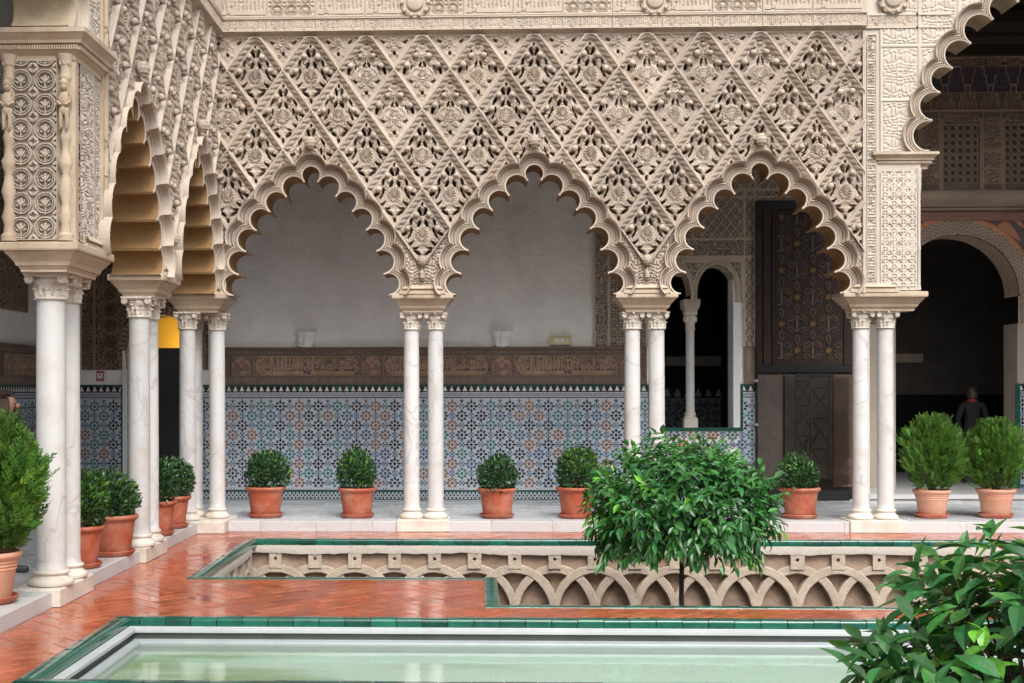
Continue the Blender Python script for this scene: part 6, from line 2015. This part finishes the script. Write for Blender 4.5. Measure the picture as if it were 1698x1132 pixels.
# ------------------------------------------------------------------ potted thujas
def thuja(seed, R_, H, z0, n=1500, wide=1.0):
    r_ = random.Random(seed); b = MB()
    bumps = [(r_.uniform(0, 6.28), r_.uniform(.1, .95), r_.uniform(.10, .30)) for _ in range(16)]
    for i in range(n):
        h = r_.random() ** .8; a = r_.uniform(0, 2 * math.pi)
        prof = (math.sin(math.pi * min(1, .12 + .80 * h)) ** .65) * (1.0 + .16 * math.sin(3 * a + seed) + .10 * math.sin(7 * a + 2 * seed + 5 * h))
        prof *= .86 + sum(w_ * max(0, 1 - ((a - ba + math.pi) % (2 * math.pi) - math.pi) ** 2 / .16 - (h - bh) ** 2 / .018) for ba, bh, w_ in bumps)
        rho = R_ * prof * (.45 + .55 * r_.random() ** .5)
        p = Vector((rho * math.cos(a), rho * math.sin(a), z0 + h * H))
        d = Vector((math.cos(a) * (.75 - .3 * h), math.sin(a) * (.75 - .3 * h), .55 + .6 * h)) + rdir(r_) * .45
        d.normalize(); sd = d.cross(rdir(r_)); sd.normalize()
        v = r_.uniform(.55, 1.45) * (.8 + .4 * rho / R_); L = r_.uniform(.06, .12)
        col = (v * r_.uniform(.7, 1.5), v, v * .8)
        for k in range(6):                      # one flat feathery spray
            t = k / 5; sg = -1 if k % 2 else 1
            q = p + d * L * t * .8; e = (d * .9 + sd * sg * (.85 - .55 * t)).normalized(); l2 = L * (.55 - .25 * t); nn = d.cross(sd)
            wv = e.cross(nn).normalized() * .0060
            b.add([q - wv, q + wv, q + e * l2 * .6 + wv * 1.0, q + e * l2 - nn * .004, q + e * l2 * .6 - wv * 1.0], [(0, 1, 2, 3, 4)], 0, col)
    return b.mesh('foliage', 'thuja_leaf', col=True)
P_PALE, P_PSAU = pot_mesh(.215, .31, 'pale_clay_pot', True), saucer_mesh(.205, 'clay_pot')
def thuja_pot(x, y, seed, R_, H, label, sc=1.0, n=1500):
    t = thing('potted_conifer', label, 'potted plant', (x, y, FZ), 0, 'feathery conifers in pale clay pots')
    t.scale = (sc,) * 3
    ob('saucer', P_PSAU, t); ob('pot', P_PALE, t, (0, 0, .013)); ob('soil', SOIL, t, (0, 0, -.03), (0, 0, 0), .95)
    b = MB(); r_ = random.Random(seed)
    for k in range(7):
        a = k * .9; b.tube([(.01 * math.cos(a), .01 * math.sin(a), .27), (.07 * math.cos(a), .07 * math.sin(a), .42), (.14 * math.cos(a), .14 * math.sin(a), .72)], [.012, .009, .004], 5)
    ob('stem', b.mesh('stem', 'bark', True), t)
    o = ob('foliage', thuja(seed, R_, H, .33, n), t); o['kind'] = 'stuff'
    return t
thuja_pot(PY(1545, 800, 15.72).x, 15.72, 3, .35, .78, 'feathery green conifer in a pale clay pot, the one beside the carved pier columns', 1.0, 1700)
thuja_pot(PY(1651, 800, 15.72).x, 15.72, 5, .315, .70, 'rounder feathery conifer in a pale ribbed pot at the right edge', 1.03, 1500)
thuja_pot(PY(-22, 800, 9.28).x, 9.28, 8, .325, .78, 'bright green conifer in a pale ribbed pot cut off by the left edge', 1.12, 2600)

# ------------------------------------------------------------------ orange trees
def leaf_mesh(col, curl, fold):
    V = []; F = []; prof = [(0, .05), (.12, .42), (.30, .92), (.48, 1.0), (.66, .80), (.84, .42), (1.0, 0)]
    for t, ww in prof:
        x = t; z = -curl * t * t; h = .20 * ww
        if ww == 0: V.append((x, 0, z)); continue
        V += [(x, -h, z + fold * h), (x, 0, z), (x, h, z + fold * h)]
    for k in range(5):
        for j in range(2): F.append((3 * k + j, 3 * k + 3 + j, 3 * k + 4 + j, 3 * k + 1 + j))
    F += [(15, 18, 16), (16, 18, 17)]
    return mk('leaf', V, F, 'orange_leaf', True, None, [col] * len(F), None, 30)
LEAFS = [leaf_mesh(c, cu, fo) for c, cu, fo in (((1, 1, 1), .16, .35), ((.8, .95, 1.1), .26, .55), ((1.15, 1.1, .9), .05, .30), ((.65, .8, .9), .34, .5), ((2.6, 2.1, .9), .15, .4))]
_lv = []
for me in LEAFS:
    co = np.empty(len(me.vertices) * 3); me.vertices.foreach_get('co', co)
    _lv.append((co.reshape(-1, 3), [tuple(p.vertices) for p in me.polygons]))
LCOL = [(1, 1, 1), (.8, .95, 1.1), (1.15, 1.1, .9), (.65, .8, .9), (2.6, 2.1, .9)]
def orange_tree(name, label, x, y, zb, ctr, rx, rz, ntw, L0, L1, seed, zmin, lumps, trunk_r):
    r_ = random.Random(seed)
    t = thing(name, label, 'tree', (x, y, zb), 0, 'small orange trees in the sunken beds')
    base = Vector((x, y, zb)); C_ = Vector(ctr)
    cam_p = Vector((0, 0, 1.6))
    leaves = []; tips = []
    for i in range(ntw):
        d = rdir(r_)
        if d.z < -.62: continue
        k = 1 + sum(a * max(0, d.dot(q) - c0) / (1 - c0) for q, a, c0 in lumps)
        rho = (.40 + .60 * r_.random() ** .42) * k
        p = C_ + Vector((d.x * rx * rho, d.y * rx * rho, d.z * rz * rho))
        if p.z < zmin - .05 * math.sin(5 * math.atan2(d.y, d.x) + seed) and d.z < 0: p.z = zmin + r_.uniform(-.10, .12)
        low = max(0, .35 - d.z)
        ax = Vector((d.x, d.y, d.z * .8)) * .9 + Vector((0, 0, .35 - 1.0 * low)) + rdir(r_) * .35
        ax.normalize(); tips.append((p, ax))
        young = r_.random() < .06
        nl = r_.randint(6, 9); ph = r_.uniform(0, 6)
        for j in range(nl):
            tt = j / nl
            u = ax.cross(Vector((.3, .2, 1))).normalized(); v = ax.cross(u)
            a = ph + j * 2.4
            rad = u * math.cos(a) + v * math.sin(a)
            dd = ax * (.35 + .6 * tt) + rad * (1.0 - .45 * tt) + Vector((0, 0, -.42 - .5 * low)); dd.normalize()
            q = p + ax * (tt * .16 - .06) * (L1 / .12) + rdir(r_) * .012
            nn = (Vector((0, 0, 1)) * .9 + d * .7 + rdir(r_) * .45)
            L = r_.uniform(L0, L1) * (.8 if young else 1)
            kind = 4 if young or r_.random() < .025 else r_.choice((0, 0, 1, 1, 2, 3))
            s_ = dd.cross(nn); s_ = -s_
            if s_.length < 1e-3: continue
            s_.normalize(); n2 = dd.cross(s_)
            if n2.z < 0 and r_.random() < .8: s_ = -s_; n2 = -n2
            Mx = Matrix(((dd.x * L, s_.x * L * 1.05, n2.x * L, q.x - x), (dd.y * L, s_.y * L * 1.05, n2.y * L, q.y - y), (dd.z * L, s_.z * L * 1.05, n2.z * L, q.z - zb), (0, 0, 0, 1)))
            out = ((q - C_).normalized()).dot((cam_p - C_).normalized())
            pp = q - cam_p; pxx = 722 + F_PX * math.tan(math.atan2(pp.x, pp.y) + YAW); pyy = 645 - F_PX * pp.z / pp.y
            inview = 0 < pxx < 1690 and 0 < pyy < 1125
            depth = ((q - C_).x / rx) ** 2 + ((q - C_).y / rx) ** 2 + ((q - C_).z / rz) ** 2
            leaves.append((inview, out * .7 + math.sqrt(depth) * .8, Mx, kind))
    leaves.sort(key=lambda e: (-e[0], -e[1]))
    b = MB()
    for i, (iv, sc_, Mx, kind) in enumerate(leaves):
        if i < 296 and iv:
            o = bpy.data.objects.new('leaf', LEAFS[kind]); COL.objects.link(o); o.parent = t; o.matrix_basis = Mx
        else:
            V, F = _lv[kind]; A = np.array(Mx)
            P = V @ A[:3, :3].T + A[:3, 3]
            f = r_.uniform(.55, 1.4); c = LCOL[kind]
            b.add(P.tolist(), F, 0, (c[0] * f, c[1] * f, c[2] * f))
    o = ob('foliage', b.mesh('foliage', 'orange_leaf', True, 30, col=True), t); o['kind'] = 'stuff'
    fork = C_ - base + Vector((0, 0, -rz * .45))
    tb = MB(); tb.tube([(0, 0, 0), (.012, 0, fork.z * .3), (-.008, .006, fork.z * .65), (0, 0, fork.z)], [trunk_r * 1.25, trunk_r, trunk_r * .95, trunk_r * .9], 10)
    ob('trunk', tb.mesh('trunk', 'bark', True), t)
    bb = MB()
    for k, (p, ax) in enumerate(tips):
        if k % 3: continue
        e = p - base; m1 = fork.lerp(e, .5) + Vector((0, 0, .06)); 
        bb.tube([fork, m1, e], [trunk_r * .30, trunk_r * .18, trunk_r * .07], 5)
    ob('branches', bb.mesh('branches', 'bark', True), t)['kind'] = 'stuff'
    return t
OX = PY(1131, 800, 12.25).x
rl = random.Random(12)
V3 = Vector
orange_tree('orange_tree', 'small dense orange tree with an umbrella crown standing in the sunken garden before the arcade', OX, 12.25, -1.25, (OX - .01, 12.25, .50), .77, .60, 820, .075, .128, 21, .02,
            [(V3((-.75, -.5, -.45)).normalized(), .18, .80), (V3((.72, -.5, -.42)).normalized(), .16, .82), (V3((.95, -.1, .15)).normalized(), .10, .85), (V3((-.3, -.2, .9)).normalized(), .06, .8), (V3((-.95, -.1, .25)).normalized(), .08, .85)], .024)
NXC = PY(1722, 1100, 4.35).x
orange_tree('orange_tree', 'near orange tree with large wet leaves cut off by the lower right corner', NXC, 4.35, -1.25, (NXC, 4.35, .50), .54, .54, 400, .070, .145, 33, .02,
            [(V3((-.9, -.3, .1)).normalized(), .22, .85), (V3((-.8, -.2, -.35)).normalized(), .20, .85), (V3((-.2, -.2, .95)).normalized(), .10, .8)], .03)
b = MB(); b.add([(-3, 2.5, -1.26), (6, 2.5, -1.26), (6, 5.2, -1.26), (-3, 5.2, -1.26)], [(0, 1, 2, 3)])
ob('near_bed', b.mesh('near_bed', 'soil'), kind='structure')

# ------------------------------------------------------------------ people
def person(label, x, y, z, H, face, hair_long, trousers, scarf=False):
    """standing figure, hands in the jacket pockets"""
    t = thing('person', label, 'person', (x, y, z), face)
    k = H / 1.62
    J = {'pel': (0, 0, .88, .125, .100), 'waist': (0, .0, 1.00, .120, .095), 'chest': (0, .005, 1.18, .145, .105), 'sh': (0, .01, 1.32, .120, .085), 'neck': (0, .005, 1.385, .050, .050), 'neck2': (0, -.008, 1.43, .048, .05),
         'head': (0, -.018, 1.50, .074, .088), 'top': (0, -.005, 1.57, .066, .078)}
    E = [('pel', 'waist'), ('waist', 'chest'), ('chest', 'sh'), ('sh', 'neck'), ('neck', 'neck2'), ('neck2', 'head'), ('head', 'top')]
    for s_, n_ in ((-1, 'l'), (1, 'r')):
        off = .05 if s_ < 0 else -.03
        J.update({'hip' + n_: (s_ * .085, 0, .80, .088, .088), 'knee' + n_: (s_ * .09, -.015 + off * .4, .46, .060, .062), 'ank' + n_: (s_ * .09, .02 + off, .085, .042, .046), 'heel' + n_: (s_ * .09, .03 + off, .040, .036, .036), 'toe' + n_: (s_ * .10, -.15 + off, .032, .034, .026),
                  'shj' + n_: (s_ * .165, .01, 1.30, .062, .062), 'elb' + n_: (s_ * .235, .03, 1.05, .046, .046), 'wri' + n_: (s_ * .165, -.075, .90, .036, .036), 'hand' + n_: (s_ * .125, -.085, .875, .035, .028)})
        E += [('pel', 'hip' + n_), ('hip' + n_, 'knee' + n_), ('knee' + n_, 'ank' + n_), ('ank' + n_, 'heel' + n_), ('heel' + n_, 'toe' + n_), ('sh', 'shj' + n_), ('shj' + n_, 'elb' + n_), ('elb' + n_, 'wri' + n_), ('wri' + n_, 'hand' + n_)]
    names = list(J)
    me = bpy.data.meshes.new('body'); me.from_pydata([tuple(c * k for c in J[n][:3]) for n in names], [(names.index(a), names.index(c)) for a, c in E], [])
    o = ob('body', me)
    sk = o.modifiers.new('skin', 'SKIN'); sk.use_smooth_shade = True
    lay = me.skin_vertices[0].data if me.skin_vertices else None
    if lay is None:
        me.skin_vertices.new() if hasattr(me.skin_vertices, 'new') else None
        lay = me.skin_vertices[0].data
    for i, n in enumerate(names):
        lay[i].radius = (J[n][3] * k, J[n][4] * k); lay[i].use_root = (n == 'pel')
    ss = o.modifiers.new('sub', 'SUBSURF'); ss.levels = 2; ss.render_levels = 2
    dg = bpy.context.evaluated_depsgraph_get()
    m2 = bpy.data.meshes.new_from_object(o.evaluated_get(dg)); m2.name = 'body'
    bpy.data.objects.remove(o)
    m2.materials.clear()
    for mm in ('shoe_leather', trousers, 'black_cloth', 'skin'): m2.materials.append(M[mm])
    for p in m2.polygons:
        c = p.center / k
        p.material_index = 0 if c.z < .085 else (1 if c.z < .86 and (abs(c.x) < .145 and not (abs(c.x) > .10 and c.y < -.06)) else (3 if c.z > 1.395 else 2)); p.use_smooth = True
    ob('body', m2, t)
    f = MB()
    f.ball(0, -.112 * k, 1.487 * k, .013 * k, .020 * k, .024 * k, 8, 6)
    for s_ in (-1, 1): f.ball(s_ * .078 * k, -.008 * k, 1.49 * k, .010 * k, .020 * k, .030 * k, 8, 6)
    ob('nose_and_ears', f.mesh('nose_and_ears', 'skin', True), t)
    e = MB()
    for s_ in (-1, 1): e.ball(s_ * .031 * k, -.098 * k, 1.505 * k, .012 * k, .008 * k, .006 * k, 8, 6)
    ob('eyes', e.mesh('eyes', 'black_cloth', True), t)
    ob('mouth', MB().ball(0, -.100 * k, 1.448 * k, .024 * k, .010 * k, .006 * k, 8, 5).mesh('mouth', 'red_cloth', True), t)
    hb = MB(); n = 18; V = []; F = []
    rows = [(0, 1.625), (.045, 1.618), (.078, 1.590), (.094, 1.545), (.098, 1.49), (.098, 1.43), (.10, 1.36 if hair_long else 1.43), (.085, 1.30 if hair_long else 1.42)]
    for r, zz in rows:
        for i in range(n + 1):
            a = R(-40) + R(260) * i / n if zz < 1.56 else 2 * math.pi * i / n
            V.append((r * math.cos(a) * k * .93, (r * math.sin(a) * 1.08 + .006) * k, zz * k))
    for q in range(len(rows) - 1):
        for i in range(n): F.append((q * (n + 1) + i, q * (n + 1) + i + 1, (q + 1) * (n + 1) + i + 1, (q + 1) * (n + 1) + i))
    hb.add(V, F); ob('hair', hb.mesh('hair', 'hair_brown', True), t)
    co = MB(); co.lathe([(.085 * k, 1.345 * k), (.092 * k, 1.375 * k), (.078 * k, 1.405 * k), (.062 * k, 1.40 * k)], 14, 0, .0, cap0=False, cap1=False)
    ob('scarf' if scarf else 'collar', co.mesh('collar', 'red_cloth' if scarf else 'black_cloth', True), t)
    return t
pp = PX_Z(34, 952, FZ)
person('person in a dark jacket and blue jeans standing behind the left conifer', pp.x - .13, pp.y + .02, FZ, 1.48, R(90), True, 'denim')
person('person in dark clothes with a red scarf in the gloomy doorway on the right', PY(1612, 700, 20.3).x, 20.3, .19, 1.44, R(170), False, 'black_cloth', True)

# ------------------------------------------------------------------ small things lying on the wet bricks
r_ = random.Random(8)
for k, (px, py) in enumerate(((103, 1058), (140, 1010), (700, 1012))):
    p = PX_Z(px, py, .003); b = MB()
    for j in range(4 if k == 0 else 1): leaf_poly(b, Vector((0, 0, .004)), Vector((r_.uniform(-1, 1), r_.uniform(-1, 1), .35)), Vector((0, 0, 1)), .035, .012, None)
    if k < 2: thing('fallen_leaf', ('curled withered leaf lying on wet bricks beside the pool corner', 'small brown leaf on the bricks near the left kerb')[k], 'leaf', p, 0, None, b.mesh('fallen_leaf', 'dead_leaf'))
